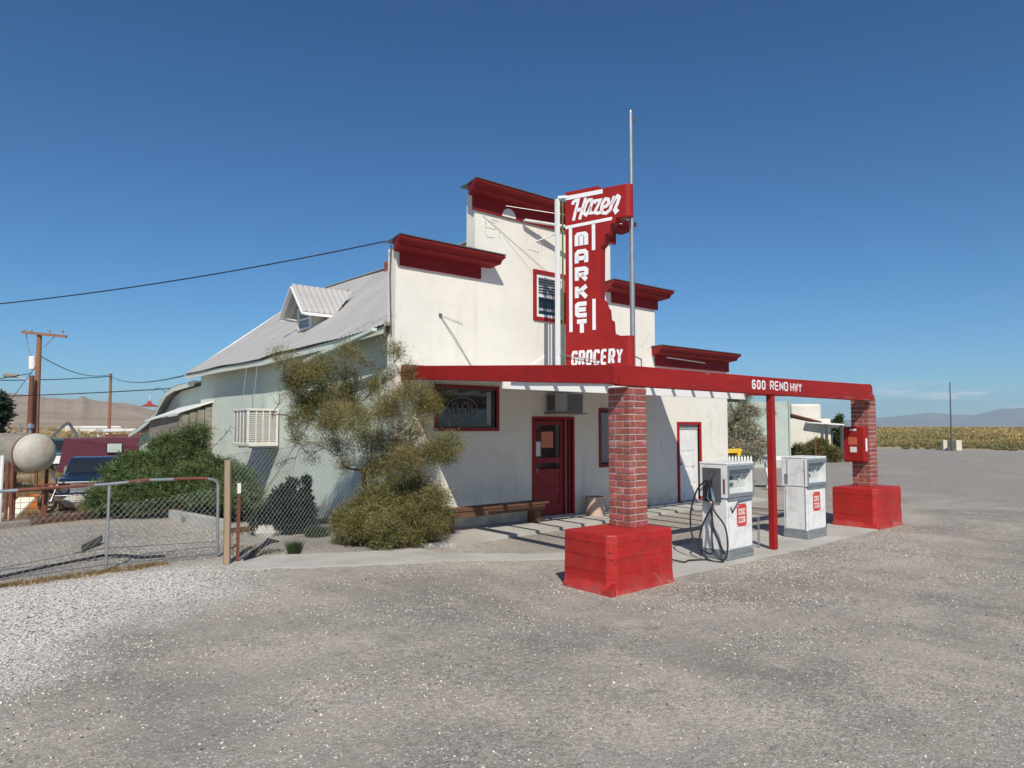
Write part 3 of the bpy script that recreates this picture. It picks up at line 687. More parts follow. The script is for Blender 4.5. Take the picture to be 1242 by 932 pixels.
# dormer
dm = thing('dormer', '', '', (0, 0, 0)); dm.parent = bld; dm.location = (.6, 5.6, 4.2); del dm['label']; del dm['category']
DY = 15.86; DZ = 5.17; hw = .66; dz = .73
def dsheet(sg):
    mb = MB(); n = 44
    for i in range(n):
        x0 = 6.82+i*(1.62/n); x1 = x0+1.62/n
        h = [0, .016, .022, .016][i % 4]; h2 = [0, .016, .022, .016][(i+1) % 4]
        # eave end is cut where it meets the main roof
        def low(x):
            t = min(1, max(.03, (8.40-x)/(8.40-7.62)))
            return (DY+sg*hw*t, DZ-dz*t)
        a0, b0 = low(x0); a1, b1 = low(x1)
        mb.add([(x0, DY, DZ+h), (x1, DY, DZ+h2), (x1, a1, b1+h2), (x0, a0, b0+h)], [(0,1,2,3)])
    return mb
for sg in (-1, 1): dsheet(sg).build('dormer_roof', 'roof', dm)
mb = MB(); mb.prism([(DY-.44, 3.9), (DY+.44, 3.9), (DY+.44, DZ-.56), (DY, DZ-.08), (DY-.44, DZ-.56)], lambda p: (7.18, p[0], p[1]), lambda p: (7.24, p[0], p[1])); mb.build('dormer_front', 'mint', dm)
mb = MB(); mb.prism([(7.24, 3.9), (8.1, 4.3), (8.1, 4.62), (7.24, 4.62)], lambda p: (p[0], DY-.44, p[1]), lambda p: (p[0], DY-.40, p[1])); mb.build('dormer_cheek', 'stucco', dm); mb = MB(); mb.prism([(7.24, 3.9), (8.1, 4.3), (8.1, 4.62), (7.24, 4.62)], lambda p: (p[0], DY+.40, p[1]), lambda p: (p[0], DY+.44, p[1])); mb.build('dormer_cheek', 'stucco', dm)
mb = MB()
for sg in (-1, 1): mb.beam((6.84, DY, DZ-.06), (6.84, DY+sg*hw, DZ-dz-.05), .03, .10, up=(1, 0, 0.001)); mb.beam((6.84, DY+sg*(hw-.02), DZ-dz-.03), (7.6, DY+sg*(hw-.02), DZ-dz-.03), .03, .07)
mb.build('bargeboard', 'white', dm)
mb = MB(); mb.box(7.14, 7.18, DY-.36, DY-.28, 4.12, 4.66); mb.box(7.14, 7.18, DY+.28, DY+.36, 4.12, 4.66); mb.box(7.14, 7.18, DY-.28, DY+.28, 4.60, 4.66); mb.box(7.14, 7.18, DY-.28, DY+.28, 4.12, 4.17); mb.box(7.15, 7.18, DY-.28, DY+.28, 4.36, 4.40); mb.prism([(DY-.2, 4.69), (DY+.2, 4.69), (DY, 4.80)], lambda p: (7.13, *p), lambda p: (7.17, *p)); mb.build('dormer_window_frame', 'white', dm)
MB().box(7.165, 7.175, DY-.28, DY+.28, 4.17, 4.60).build('dormer_pane', 'glass_blue', dm)
# patch marks on the tin roof
M['roof_patch'] = mat('dull_roof_patch', (.33, .33, .34), .6, .1, 3)
mb = MB()
for (y, t0, t1) in ((19.7, .10, .34), (20.1, .12, .2), (17.2, .62, .8)):
    P0 = (6.2+3.5*t0, y, eave_z(y)*(1-t0)+ridge_z(y)*t0-.05*math.sin(PI*t0)+.025); P1 = (6.2+3.5*t1, y, eave_z(y)*(1-t1)+ridge_z(y)*t1-.05*math.sin(PI*t1)+.025)
    MB().beam(P0, P1, .05, .008).build('roof_seam', 'roof_patch', rf)

# rear lean-to, its tin roof curling down
lt = thing('lean_to', '', '', (0, 0, 0)); lt.parent = bld; lt.location = (.4, 11.2, 0); del lt['label']; del lt['category']
cur = [(21.4, 3.15), (23.4, 3.06), (24.2, 2.92), (24.8, 2.62), (25.4, 2.30), (26.4, 2.02), (27.6, 1.78), (28.8, 1.58)]
mb = MB(); mb.prism([(21.4, -.9), (28.4, -.9), (28.4, 1.5)]+[(y, z-.12) for y, z in cur[::-1][1:]], lambda p: (6.6, p[0], p[1]), lambda p: (6.75, p[0], p[1])); mb.build('lean_to_wall', 'mint', lt)
for x0, up_, nm in ((6.32, 0, 'lean_to_roof'),):
    V = []; xsr = np.arange(x0, 12.8, .0375*2)
    for i, x in enumerate(xsr):
        for y, z in cur: V.append((x, y, z+(.018 if i % 2 else 0)+up_))
    V = np.array(V); I = np.arange(len(V)).reshape(len(xsr), len(cur)); F = np.stack([I[:-1, :-1].ravel(), I[:-1, 1:].ravel(), I[1:, 1:].ravel(), I[1:, :-1].ravel()], 1)
    np_mesh(nm, V, F, 'roof', None, lt)
mb = MB()
for (p, q) in zip(cur[:-1], cur[1:]): mb.beam((6.34, p[0], p[1]-.08), (6.34, q[0], q[1]-.08), .03, .13)
mb.build('rake_board', 'mint', lt)
# low shed roofs against the side wall
sh = thing('shed', 'low board shed with a white tin roof against the mint side wall', 'shed', (5.9, 21, -.6))
mb = MB(); mb.add([(5.6, 23.6, 2.02), (5.6, 20.3, 2.22), (6.55, 20.3, 2.55), (6.55, 23.6, 2.4), (5.6, 23.6, 1.98), (5.6, 20.3, 2.18), (6.55, 20.3, 2.51), (6.55, 23.6, 2.36)], [(0,1,2,3), (7,6,5,4), (0,4,5,1), (1,5,6,2), (2,6,7,3), (3,7,4,0)]); mb.build('shed_roof', 'white', sh)
mb = MB()
for i in range(13): mb.box(5.72, 5.75, 20.4+i*.24, 20.62+i*.24, -.6, 2.15-.012*i)
for i in range(4): mb.box(5.76+i*.2, 5.94+i*.2, 20.38, 20.41, -.6, 2.16+.07*i)
mb.build('board_wall', 'wood_grey', sh)

# ---------------------------------------------------------------- canopy
can = thing('canopy', 'red timber canopy frame lettered 600 RENO HWY reaching from the shop front over the pumps', 'canopy', (6.4, 10.2, 0))
def bz(y): return 2.55+(y-5.5)*(.29/4.7)        # top of the frame rises towards the shop
fb = MB().prism([(6.42, 2.33), (13.36, 2.305), (13.40, 2.34), (13.38, 2.57), (13.30, 2.61), (13.0, 2.60), (10, 2.575), (6.42, 2.575)], lambda p: (p[0], 5.5, p[1]), lambda p: (p[0], 5.62, p[1])).build('front_beam', 'beam_red', can, .008)
fn = lambda x, y, t: (9.3+x, 5.499-t, 2.385+y)
mb = MB(); write(mb, '600', 0, 0, .098, .135, .036, .026, fn, th=.003); mb.build('number_lettering', 'sign_white', fb); mb = MB(); write(mb, 'RENO', .50, 0, .112, .14, .026, .023, fn, th=.003); mb.build('street_lettering', 'sign_white', fb); mb = MB(); write(mb, 'HWY', 1.10, -.005, .105, .14, .020, .022, fn, th=.003)
mb.build('highway_lettering', 'sign_white', fb)
MB().beam((6.36, 5.50, bz(5.5)-.095), (6.36, 10.19, bz(10.19)-.095), .10, .225).build('side_beam', 'red', can, .008)
MB().beam((13.33, 5.63, 2.46), (13.1, 10.19, 2.70), .09, .2).build('side_beam', 'red', can, .008)
mb = MB(); MB().beam((6.43, 10.165, 2.70), (13.06, 10.165, 2.70), .05, .14).build('ledger', 'whiteworn', can, .004)
for i in range(11):
    x = 6.95+i*.6
    MB().beam((x, 5.63, bz(5.6)-.065), (x, 10.13, bz(10.1)-.065), .042, .10).build('joist', 'white', can)
# front edge of the roofed half: a white board under the joists, and the roof deck above them
MB().box(6.60, 13.06, 7.86, 7.90, 2.39, 2.53).build('fascia_board', 'white', can, .004)
rs = MB()
ys = np.linspace(7.80, 10.19, 6); n = 176; V = []
for i in range(n):
    x = 6.32+i*(6.82/(n-1))
    for y in ys: V.append((x, y, bz(y)+.012+(.008 if i % 2 else 0)))
V = np.array(V); I = np.arange(len(V)).reshape(n, 6); F = np.stack([I[:-1, :-1].ravel(), I[:-1, 1:].ravel(), I[1:, 1:].ravel(), I[1:, :-1].ravel()], 1)
np_mesh('roof_deck', V, F, 'roof', None, can)
MB().beam((6.39, 5.64, 2.35), (6.39, 7.4, 2.43), .10, .05).build('light_strip', 'whiteworn', can, .004)
MB().box(9.87, 9.965, 5.515, 5.61, .02, 2.335).build('post', 'red', can, .006)
mb = MB(); mb.tube([(6.30, 10.15, 2.86), (6.5, 10.1, 2.87), (7.9, 10.16, 2.86)], .012, 5); mb.build('flashing', 'darkgrey', can)

# ---------------------------------------------------------------- brick pillars
def pillar(bx0, bx1, by0, by1, bh, px, py, pw, ztop, lab, chamf):
    p = thing('brick_pillar', lab, 'pillar', (px+pw/2, py+pw/2, 0), 'brick pillars carrying the canopy beam')
    # rough painted base
    n = 7; rg = random.Random(bx0)
    poly = [(bx0, by1), (bx0, by0+chamf), (bx0+chamf, by0), (bx1, by0), (bx1, by1)]
    mb = MB(); rows = []
    for k in range(n+1):
        z = -.05+(bh+.05)*k/n; fl = .045*max(0, 1-k/1.2); o = []
        for j, (x, y) in enumerate(poly):
            cx, cy = (bx0+bx1)/2, (by0+by1)/2; s = 1+fl*2/(bx1-bx0)+rg.uniform(-.006, .006)
            if k == n: s -= .012
            o.append((cx+(x-cx)*s, cy+(y-cy)*s, z))
        rows.append(o)
    vs = [v for r in rows for v in r]; m5 = len(poly)
    fs = [(k*m5+j, k*m5+(j+1) % m5, (k+1)*m5+(j+1) % m5, (k+1)*m5+j) for k in range(n) for j in range(m5)]+[tuple(range(n*m5, n*m5+m5)), tuple(range(m5-1, -1, -1))]
    mb.add(vs, fs)
    b = mb.build('plinth', 'redbox', p, .015)
    # form-board ridges on the faces and a lumpy patch on the corner
    mb = MB()
    for z in (bh*.33, bh*.62, bh*.85):
        mb.beam((bx0-.004, by1-.02, z), (bx0-.004, by0+chamf, z+rg.uniform(-.02, .02)), .002, .004); mb.beam((bx0+chamf+.02, by0-.003, z+rg.uniform(-.02, .02)), (bx1-.02, by0-.003, z+rg.uniform(-.03, .03)), .002, .004)
    mb.build('board_ridge', 'redbox', b, .003)
    mb = MB()
    for q in range(5):
        z = bh*(.30+.12*q); mb.tube([(bx0+chamf*.5+rg.uniform(.0, .03), by0+chamf*.5+.02, z-.05), (bx0+chamf*.5+rg.uniform(.0, .03), by0+chamf*.5+.02, z+.06)], [rg.uniform(.025, .035), rg.uniform(.02, .03)], 9)
    mb.build('corner_patch', 'redbox', b, 0, True)
    mb = MB(); nn_ = 12; vs = []
    for q in range(nn_+1):
        y = by0-.03+(by1-by0)*q/nn_; o = .05+rg.uniform(-.012, .012); h_ = .09+rg.uniform(-.02, .03)
        vs += [(bx0+.03, y, -.03), (bx0-o, y, -.03), (bx0-o*.8, y, h_*.6), (bx0+.03, y, h_*1.4)]
    mb.add(vs, [(q*4+j, q*4+(j+1) % 4, q*4+4+(j+1) % 4, q*4+4+j) for q in range(nn_) for j in range(4)]+[(0, 1, 2, 3), (nn_*4+3, nn_*4+2, nn_*4+1, nn_*4)])
    mb.build('foot_ledge', 'redbox', b, 0, True)
    # real courses of bricks round a mortar core
    MB().box(px+.008, px+pw-.008, py+.008, py+pw-.008, bh-.01, ztop-.004).build('mortar', 'mortar', p)
    mb = MB(); ch_ = .0795; k = 0; z = bh+.004
    while z+.05 < ztop:
        zt = min(z+.063, ztop); L = pw; a = L*(.36 if k % 2 else .64)
        jt = .007
        def br(x0, x1, y0, y1):
            t = rg.uniform(.78, 1.25); j = rg.uniform(-.003, .003); mb.box(x0+j, x1+j, y0+j, y1+j, z, zt, (t, t*rg.uniform(.85, 1.1), t*rg.uniform(.85, 1.1)))
        if k % 2:
            br(px, px+a-jt, py, py+.09); br(px+a+jt, px+L, py, py+.09)
            br(px, px+.09, py+.09+2*jt, py+L-.1); br(px, px+a, py+L-.09, py+L); br(px+a+2*jt, px+L, py+L-.09, py+L); br(px+L-.09, px+L, py+.09+2*jt, py+L-.1)
        else:
            br(px, px+.09, py, py+a-jt); br(px, px+.09, py+a+jt, py+L)
            br(px+.09+2*jt, px+L-.0, py, py+.09); br(px+L-.09, px+L, py+.1, py+L); br(px+.1, px+L-.1, py+L-.09, py+L)
        z += ch_; k += 1
    mb.build('bricks', 'brick', p, .004)
    return p
P1 = pillar(5.95, 7.03, 5.24, 5.98, .645, 6.58, 5.51, .33, 2.325, 'brick pillar on a red painted block at the near corner of the canopy', .09)
P2 = pillar(13.27, 14.36, 5.44, 6.24, .72, 13.78, 5.75, .33, 2.42, 'brick pillar on a red painted block at the far right end carrying the red cabinet', .07)
MB().box(13.42, 13.80, 5.64, 5.9, 2.33, 2.44).build('beam_seat', 'redworn', P2, .008)
# red cabinet on the far pillar
cb = thing('wall_cabinet', 'red metal cabinet hung on the side of the far brick pillar', 'cabinet', (13.7, 5.92, 1.2))
box('body', 'red', cb, 13.60, 13.775, 5.76, 6.16, 1.18, 1.84, bevel=.03)
box('door', 'red', cb, 13.585, 13.599, 5.78, 6.14, 1.20, 1.82, bevel=.005); box('label_plate', 'paper', cb, 13.579, 13.584, 5.90, 6.02, 1.36, 1.46, bevel=0); box('label_plate', 'paper', cb, 13.579, 13.584, 5.90, 6.02, 1.76, 1.80, bevel=0)
box('reflective_strip', 'white', cb, 13.63, 13.70, 5.752, 5.758, 1.38, 1.62, bevel=0)
M['redfade'] = mat('faded_red', (.55, .12, .06), .6, .1, 6); box('faded_patch', 'redfade', cb, 13.580, 13.584, 5.89, 6.05, 1.5, 1.64, bevel=0)

# ---------------------------------------------------------------- market sign (V-shaped, standing on the roofed half of the canopy)
sg_ = thing('market_sign', 'tall red V-shaped sign lettered Hazen Market Grocery standing on the canopy roof', 'sign', (9.3, 8.4, 2.72))
K = 1.41
SN = Vector((9.385, 7.90, 0)); ang = math.radians(107.3); du = Vector((math.cos(ang), math.sin(ang), 0)); FL = .83*K
TH = .20
sz = lambda z: 1.85+(z-1.85)*K
nl = Vector((-du.y, du.x, 0))
if nl.x > 0: nl = -nl
N0 = SN; N1 = SN-nl*TH
# outline, distances measured from the nose backwards
prof = [(0, 2.47), (.83, 2.47), (.83, 4.87), (.36, 4.87), (.34, 4.83), (0, 4.83), (0, 4.43), (.12, 4.43), (.14, 4.37), (.20, 4.36), (.22, 4.25), (.27, 4.24), (.30, 4.12), (.335, 4.09), (.345, 3.44), (.31, 3.41), (.285, 3.33), (.26, 3.30), (.25, 3.18), (.21, 3.15), (.20, 3.00), (.15, 2.98), (.13, 2.955), (0, 2.95)]
prof = [(u*K, sz(z)) for u, z in prof]
lf = MB().prism(prof, lambda p: tuple(N0+du*p[0]+Vector((0, 0, p[1]))), lambda p: tuple(N1+du*p[0]+Vector((0, 0, p[1])))).build('cabinet', 'red', sg_)
rfc = lf
for z0, z1 in ((sz(2.47), sz(2.95)), (sz(4.43), sz(4.83))):
    seg = 14; cc = (N0+N1)/2
    arc = [cc+(N0-cc)*math.cos(PI*i/seg)-du*(.10*math.sin(PI*i/seg)) for i in range(seg+1)]
    MB().prism([(v.x, v.y) for v in arc], lambda p: (p[0], p[1], z0), lambda p: (p[0], p[1], z1)).build('nose', 'red', sg_, 0, True)
def fL(x, y, t): return tuple(N0+du*(.83-x)*K+nl*(.0015+t)+Vector((0, 0, sz(y))))
def fR(x, y, t): return tuple(N1+du*x*K-nl*(.0015+t)+Vector((0, 0, sz(y))))
SC = lambda cx_, cy_: ((cx_-65)/625*.79, 4.443+.88*((685-.30*(cx_-65))-cy_)/((685-.30*(cx_-65))-(350-.32*(cx_-65)))*.40)
hz = [[(150,425),(158,392),(185,368),(215,358),(203,420),(180,520),(158,622)], [(298,322),(265,455),(228,600)], [(186,500),(262,458)],
      [(375,338),(335,345),(305,390),(280,470),(278,515),(300,535),(330,490),(352,420)], [(378,335),(345,460),(345,505),(375,500)],
      [(390,385),(405,350),(462,330),(395,495),(430,500),(482,472)], [(482,425),(525,400),(550,360),(545,315),(515,312),(480,380),(470,450),(485,490),(520,490),(565,440)],
      [(608,268),(585,360),(560,455)], [(582,380),(615,300),(645,262),(662,275),(640,360),(610,440),(622,466),(650,430)]]
for fn_, par in ((fL, lf), (fR, rfc)):
    flip = fn_ is fR
    mb = MB()
    for st in hz: ribbon(mb, [SC(*p) for p in st], .041, fn_, .005)
    mb.build('name_lettering', 'sign_white', par)
    mb = MB()
    for i, chh in enumerate('MARKET'):
        write(mb, chh, (.135 if not flip else .42), 4.115-i*.2235, .19, .20, 0, .055, fn_, th=.005)
    mb.build('market_lettering', 'sign_white', par)
    mb = MB(); write(mb, 'GROCERY', (.075 if not flip else .03), 2.607, .090, .195, .012, .033, fn_, slant=.05, th=.005)
    mb.build('grocery_lettering', 'sign_white', par)
    if not flip:
        for pts, w in (([(.005, 4.79), (.53, 4.79)], .055), ([(0, 4.405), (.655, 4.425)], .040), ([(.075, 4.385), (.075, 3.045)], .046), ([(.40, 4.39), (.40, 4.06)], .046), ([(.40, 3.44), (.40, 3.05)], .046)):
            mb = MB(); ribbon(mb, pts, w, fn_, .004); mb.build('stripe', 'sign_white', par)
bk = N0+du*FL; M['green'] = mat('olive_green_paint', (.10, .14, .04), .7, .2, 6)
MB().tube([(bk.x-.03, bk.y+.04, 2.7), (bk.x-.03, bk.y+.04, sz(4.8))], .018, 6).build('back_post', 'green', sg_)
pxp = (bk.x-.075, bk.y+.13)
MB().box(pxp[0]-.035, pxp[0]+.035, pxp[1]-.035, pxp[1]+.035, 2.72, sz(4.79)).build('support_post', 'white', sg_, .004)
MB().beam((pxp[0], pxp[1]-.02, sz(4.79)+.025), (bk.x+.02, bk.y-.03, sz(4.79)+.025), .05, .05).build('support_arm', 'white', sg_, .004)
MB().beam((pxp[0]-.55, 9.55, 2.80), (pxp[0]-.16, 9.35, 3.12), .04, .04).build('brace', 'whiteworn', sg_); MB().tube([(pxp[0], pxp[1], 3.15), (9.2, 8.35, 2.98)], .008, 5).build('stay', 'steel', sg_)
# flagpole beside the sign nose
fx, fy = 9.66, 7.99
fp = thing('flagpole', 'bare grey steel flagpole beside the red sign', 'flagpole', (fx, fy, 2.7))
MB().tube([(fx, fy, 2.66), (fx, fy, 5.2), (fx, fy, 7.42)], [.046, .042, .034], 12).tube([(fx, fy, 7.42), (fx, fy, 7.47)], [.038, .028], 10).build('pole', 'steel', fp, 0, True)
MB().tube([(fx, fy, 7.34), (fx+.07, fy-.05, 7.31)], .012, 6).tube([(fx+.07, fy-.05, 7.34), (fx+.07, fy-.05, 7.25)], .018, 8).build('pulley', 'darkgrey', fp)
MB().tube([(fx, fy, 3.08), (fx+.75, fy+.42, 3.09), (fx+.75, fy+.42, 2.78)], .014, 6).build('strut', 'steel', fp)

# ---------------------------------------------------------------- fuel pumps
def pump(x0, y0, lab, mirror):
    p = thing('fuel_pump', lab, 'fuel pump', (x0, y0, .02), 'old white fuel pumps on the island'); w, dp, H = .64, .43, 1.335
    X0 = x0-w/2; X1 = x0+w/2; Y0 = y0; Y1 = y0+dp; z0 = .022
    sd = -1 if not mirror else 1
    box('base', 'pump_grey', p, X0, X1, Y0, Y1, z0, .14, bevel=.012)
    mb = MB(); mb.beam((X0+.05, Y0-.006, .075), (X0+.28, Y0-.006, .11), .01, .02, up=(0,0,1)); mb.beam((X0+.28, Y0-.006, .11), (X1-.02, Y0-.006, .10), .01, .02); mb.build('base_strip', 'chrome', p)
    body = box('body', 'pump_white', p, X0+.01, X1-.01, Y0+.015, Y1-.01, .145, .86, bevel=.012)
    box('front_panel', 'pump_white', p, X0+.03, X1-.03, Y0, Y0+.013, .17, .82, bevel=.008)
    mb = MB(); mb.beam((X0+.02, Y0-.004, .845), (X1-.02, Y0-.004, .845), .012, .05); mb.build('front_trim', 'pump_grey', p, .003)
    # head: shell with a recessed glazed dial
    mb = MB(); mb.box(X0-.008, X1+.008, Y0+.12, Y1+.005, .865, H-.02); mb.box(X0-.008, X0+.03, Y0-.01, Y0+.119, .865, H-.02); mb.box(X1-.03, X1+.008, Y0-.01, Y0+.119, .865, H-.02)
    mb.box(X0+.031, X1-.031, Y0-.01, Y0+.119, H-.07, H-.02); mb.box(X0+.031, X1-.031, Y0-.01, Y0+.119, .865, .90); mb.build('head', 'pump_white', p, .006)
    box('lid', 'pump_white', p, X0-.014, X1+.014, Y0-.015, Y1+.01, H-.018, H+.012, bevel=.010)
    mb = MB(); mb.box(X0-.010, X0+.02, Y0-.022, Y0-.0105, .87, H-.025); mb.box(X1-.02, X1+.010, Y0-.022, Y0-.0105, .87, H-.025); mb.box(X0+.021, X1-.021, Y0-.022, Y0-.0105, H-.09, H-.025); mb.box(X0+.021, X1-.021, Y0-.022, Y0-.0105, .87, .925)
    mb.build('dial_frame', 'pump_grey', p, .004)
    mb = MB(); mb.box(X0+.035, X1-.035, Y0+.105, Y0+.117, .91, H-.075); mb.prism([(Y0+.02, .905), (Y0+.10, .905), (Y0+.10, .99)], lambda q: (X0+.035, *q), lambda q: (X1-.035, *q)); M['dial'] = mat('dial_plate', (.50, .54, .52), .5, .08, 6, dirt=((.45, .38, .28), .5, 6)); dl = mb.build('dial_plate', 'dial', p)
    box('dial_hood', 'pump_grey', dl, X0+.035, X1-.035, Y0+.04, Y0+.10, H-.17, H-.078, bevel=.004)
    for (xx, zz) in ((X0+.25, H-.21), (X0+.25, H-.30), (X0+.25, H-.37)): box('counter', 'darkgrey', dl, xx-.06, xx+.05, Y0+.095, Y0+.104, zz-.024, zz+.024, bevel=.002)
    MB().beam((X0+.42, Y0+.09, H-.24), (X0+.52, Y0+.09, H-.17), .006, .03).build('decal_flake', 'white', dl)
    # sticker HAZEN MARKET
    sx, sz = X0+.345, .615; st = .15
    if mirror: sx = X0+.30
    oct_ = [(-.09,-.13),(-.12,-.13),(-.12,-.16),(.12,-.16),(.12,-.13),(.125,-.13),(.125,.13),(.12,.13),(.12,.16),(-.12,.16),(-.12,.13),(-.125,.13)]
    M['sticker'] = mat('red_sticker', (.60, .06, .05), .5, .08, 9)
    stk = MB().prism([(-.125,-.155),(.125,-.155),(.125,.155),(-.125,.155)], lambda q: (sx+q[0], Y0-.001, sz+q[1]), lambda q: (sx+q[0], Y0-.003, sz+q[1])).build('sticker', 'sticker', p)
    mb = MB()
    for z_ in (.045, -.065): mb.box(sx-.085, sx+.085, Y0-.0045, Y0-.0032, sz+z_-.038, sz+z_+.042)
    mb.box(sx-.10, sx-.085, Y0-.0045, Y0-.0032, sz+.118, sz+.133)
    for qx in (-1, 1):
        for qz in (-1, 1): mb.box(sx+qx*.112-.01, sx+qx*.112+.01, Y0-.0045, Y0-.0032, sz+qz*.142-.01, sz+qz*.142+.01)
    mb.build('sticker_panel', 'paper', stk)
    mb = MB(); f_ = lambda x, y, t: (sx+x, Y0-.0046-t, sz+y)
    write(mb, 'HAZEN', -.078, .018, .026, .058, .0065, .008, f_, th=.001); write(mb, 'MARKET', -.080, -.092, .022, .058, .0056, .007, f_, th=.001); mb.build('sticker_text', 'sticker', stk)
    # side with the nozzle boot, or a blank enamel side with chrome edging
    for s_ in (-1, 1):
        xf = X0-.010 if s_ < 0 else X1+.010; xb = X0+.009 if s_ < 0 else X1-.009
        nozz = (s_ == sd)
        if nozz:
            a_, b_ = sorted((xf, xf+.004*s_)); rc = box('nozzle_recess', 'darkgrey', p, a_, b_, Y0+.09, Y1-.045, .80, 1.27, bevel=.002)
            xo = xf+.03*s_
            mb = MB(); mb.box(*sorted((xf+.006*s_, xf+.07*s_)), Y0+.22, Y0+.30, .80, 1.10); mb.build('nozzle_boot', 'black', p, .02)
            mb = MB(); yy = Y0+.19
            mb.tube([(xo, yy-.02, 1.21), (xo, yy, 1.17), (xo, yy+.02, 1.12)], [.006, .008, .008], 6)
            mb.tube([(xo+.03*s_, yy+.02, 1.00), (xo+.03*s_, yy, .93), (xo+.03*s_, yy-.02, .80), (xo+.03*s_, yy, .72)], [.012, .022, .026, .02], 8)
            mb.tube([(xo+.05*s_, yy+.05, .98), (xo+.05*s_, yy+.07, .86), (xo+.04*s_, yy, .78)], .008, 6); mb.build('nozzle', 'chrome', p, 0, True)
            # hoses hang in loops down to the island
            def cat(pts, nm='hose', r=.0125):
                out = []
                for i in range(len(pts)-1):
                    p0 = Vector(pts[max(i-1, 0)]); p1 = Vector(pts[i]); p2 = Vector(pts[i+1]); p3 = Vector(pts[min(i+2, len(pts)-1)])
                    for t in np.linspace(0, 1, 8, endpoint=False):
                        t = float(t); out.append(.5*((2*p1)+(p2-p0)*t+(2*p0-5*p1+4*p2-p3)*t*t+(3*p1-p0-3*p2+p3)*t**3))
                out.append(Vector(pts[-1])); return MB().tube(out, r, 8).build(nm, 'black', p, 0, True)
            xo2 = xf+.06*s_
            if s_ < 0:
                cat([(xo2, yy+.10, 1.10), (xo2-.05, yy+.22, .95), (xo2-.09, yy+.30, .62), (xo2-.12, yy+.25, .32), (xo2-.12, yy+.10, .16), (xo2-.10, yy-.05, .13), (xo2-.06, yy-.02, .35), (xo2-.03, yy-.01, .62), (xo2-.02, yy+.01, .75)])
                cat([(xo2-.02, yy+.01, .73), (xo2-.06, yy+.14, .45), (xo2-.08, yy+.16, .20), (xo2-.12, yy+.02, .045), (xo2-.10, yy-.20, .04), (xo2-.06, yy-.26, .20), (xo2-.04, yy-.22, .48), (xo2-.02, yy-.06, .66), (xo2, yy, .73)])
                cat([(xo2-.03, yy+.0, .70), (xo2-.02, yy-.02, .45), (xo2-.02, yy-.10, .28), (xo2-.0, yy-.17, .12)], r=.015)
                cat([(xo2-.12, yy+.02, .04), (xo2-.35, yy+.15, .035), (xo2-.5, yy+.12, .035), (xo2-.55, yy+.3, .05)], r=.010)
            else:
                cat([(xo2, yy+.04, 1.05), (xo2+.04, yy+.05, .70), (xo2+.07, yy-.05, .42), (xo2+.04, yy-.12, .15), (xo2+.0, yy, .10)])
        else:
            a_, b_ = sorted((xb, xb+.012*s_)); box('side_panel', 'pump_white', p, a_, b_, Y0+.05, Y1-.05, .17, .85, bevel=.006)
            mb = MB(); xs_ = X0-.012 if s_ < 0 else X1+.012
            for yy in (Y0+.035, Y1-.10): mb.tube([(xs_, yy, .90), (xs_, yy, 1.30)], .007, 6)
            mb.tube([(xb+.014*s_, Y0+.04, .16), (xb+.014*s_, Y0+.04, .86)], .006, 6); mb.build('side_trim', 'chrome', p)
            box('trim_scuff', 'pump_grey', p, *sorted((xs_, xs_+.004*s_)), Y1-.09, Y1-.05, .90, 1.06, bevel=.001)
    if not mirror:
        MB().beam((X0+.06, Y0-.006, .74), (X0+.12, Y0-.006, .66), .002, .03).beam((X0+.10, Y0-.006, .665), (X0+.26, Y0-.006, .80), .002, .035).beam((X0+.26, Y0-.006, .80), (X1-.03, Y0-.006, .82), .002, .03).build('torn_decal', 'bluetarp', p)
        box('rust_streak', 'rust', p, X0-.013, X0-.0095, Y0+.03, Y0+.06, .92, 1.12, bevel=.001)
    return p
pump(8.91, 5.48, 'nearer white fuel pump with looped black hoses on its dark nozzle side', False)
pump(11.50, 5.66, 'farther white fuel pump with a plain enamel side next to the red block', True)
pp = thing('vent_pipe', 'thin grey capped pipe standing between the fuel pumps and the red post', 'pipe', (9.72, 5.62, 0)); mb = MB(); mb.tube([(9.62, 5.95, 0), (9.62, 5.95, .80)], .013, 7); mb.tube([(9.62, 5.95, .78), (9.82, 5.90, .80)], .009, 6); mb.build('pipe', 'steel', pp); MB().tube([(9.80, 5.90, .77), (9.82, 5.90, .84)], .02, 7).build('valve', 'rust', pp)
tag(MB().tube([(9.88, 5.78, 0), (9.88, 5.78, .47)], .014, 8).tube([(9.88, 5.78, .47), (9.88, 5.78, .48)], .02, 8).build('pipe_stub', 'steel'), 'short bare pipe stub rising from the island by the red post', 'pipe')

# ---------------------------------------------------------------- things by the shop front
ac = thing('air_conditioner', 'grey window air conditioner jutting from the wall above the red front door', 'air conditioner', (10.0, 10.1, 2.1))
box('case', 'shade', ac, 9.66, 10.42, 9.92, 10.19, 2.12, 2.50, bevel=.008)
mb = MB()
for k in range(9): mb.box(9.98, 10.40, 9.905, 9.919, 2.145+k*.038, 2.165+k*.038)
mb.build('grille', 'darkgrey', ac); box('side_grille', 'darkgrey', ac, 9.652, 9.659, 9.95, 10.15, 2.16, 2.46, bevel=0); box('shelf', 'wood_grey', ac, 9.60, 10.50, 9.88, 10.195, 2.085, 2.115)
bn = thing('bench', 'long brown plank bench against the shaded shop wall', 'bench', (8.1, 9.85, .055))
box('seat', 'wood_brown', bn, 6.95, 9.28, 9.72, 10.02, .405, .45, bevel=.006); box('apron', 'wood_brown', bn, 7.0, 9.2, 9.74, 9.775, .30, .404)
for x in (7.0, 8.98): box('leg', 'wood_brown', bn, x, x+.14, 9.78, 10.0, .056, .404)
pl = thing('planter', 'round pink concrete planter beside the red front door', 'planter', (10.72, 9.88, .055))
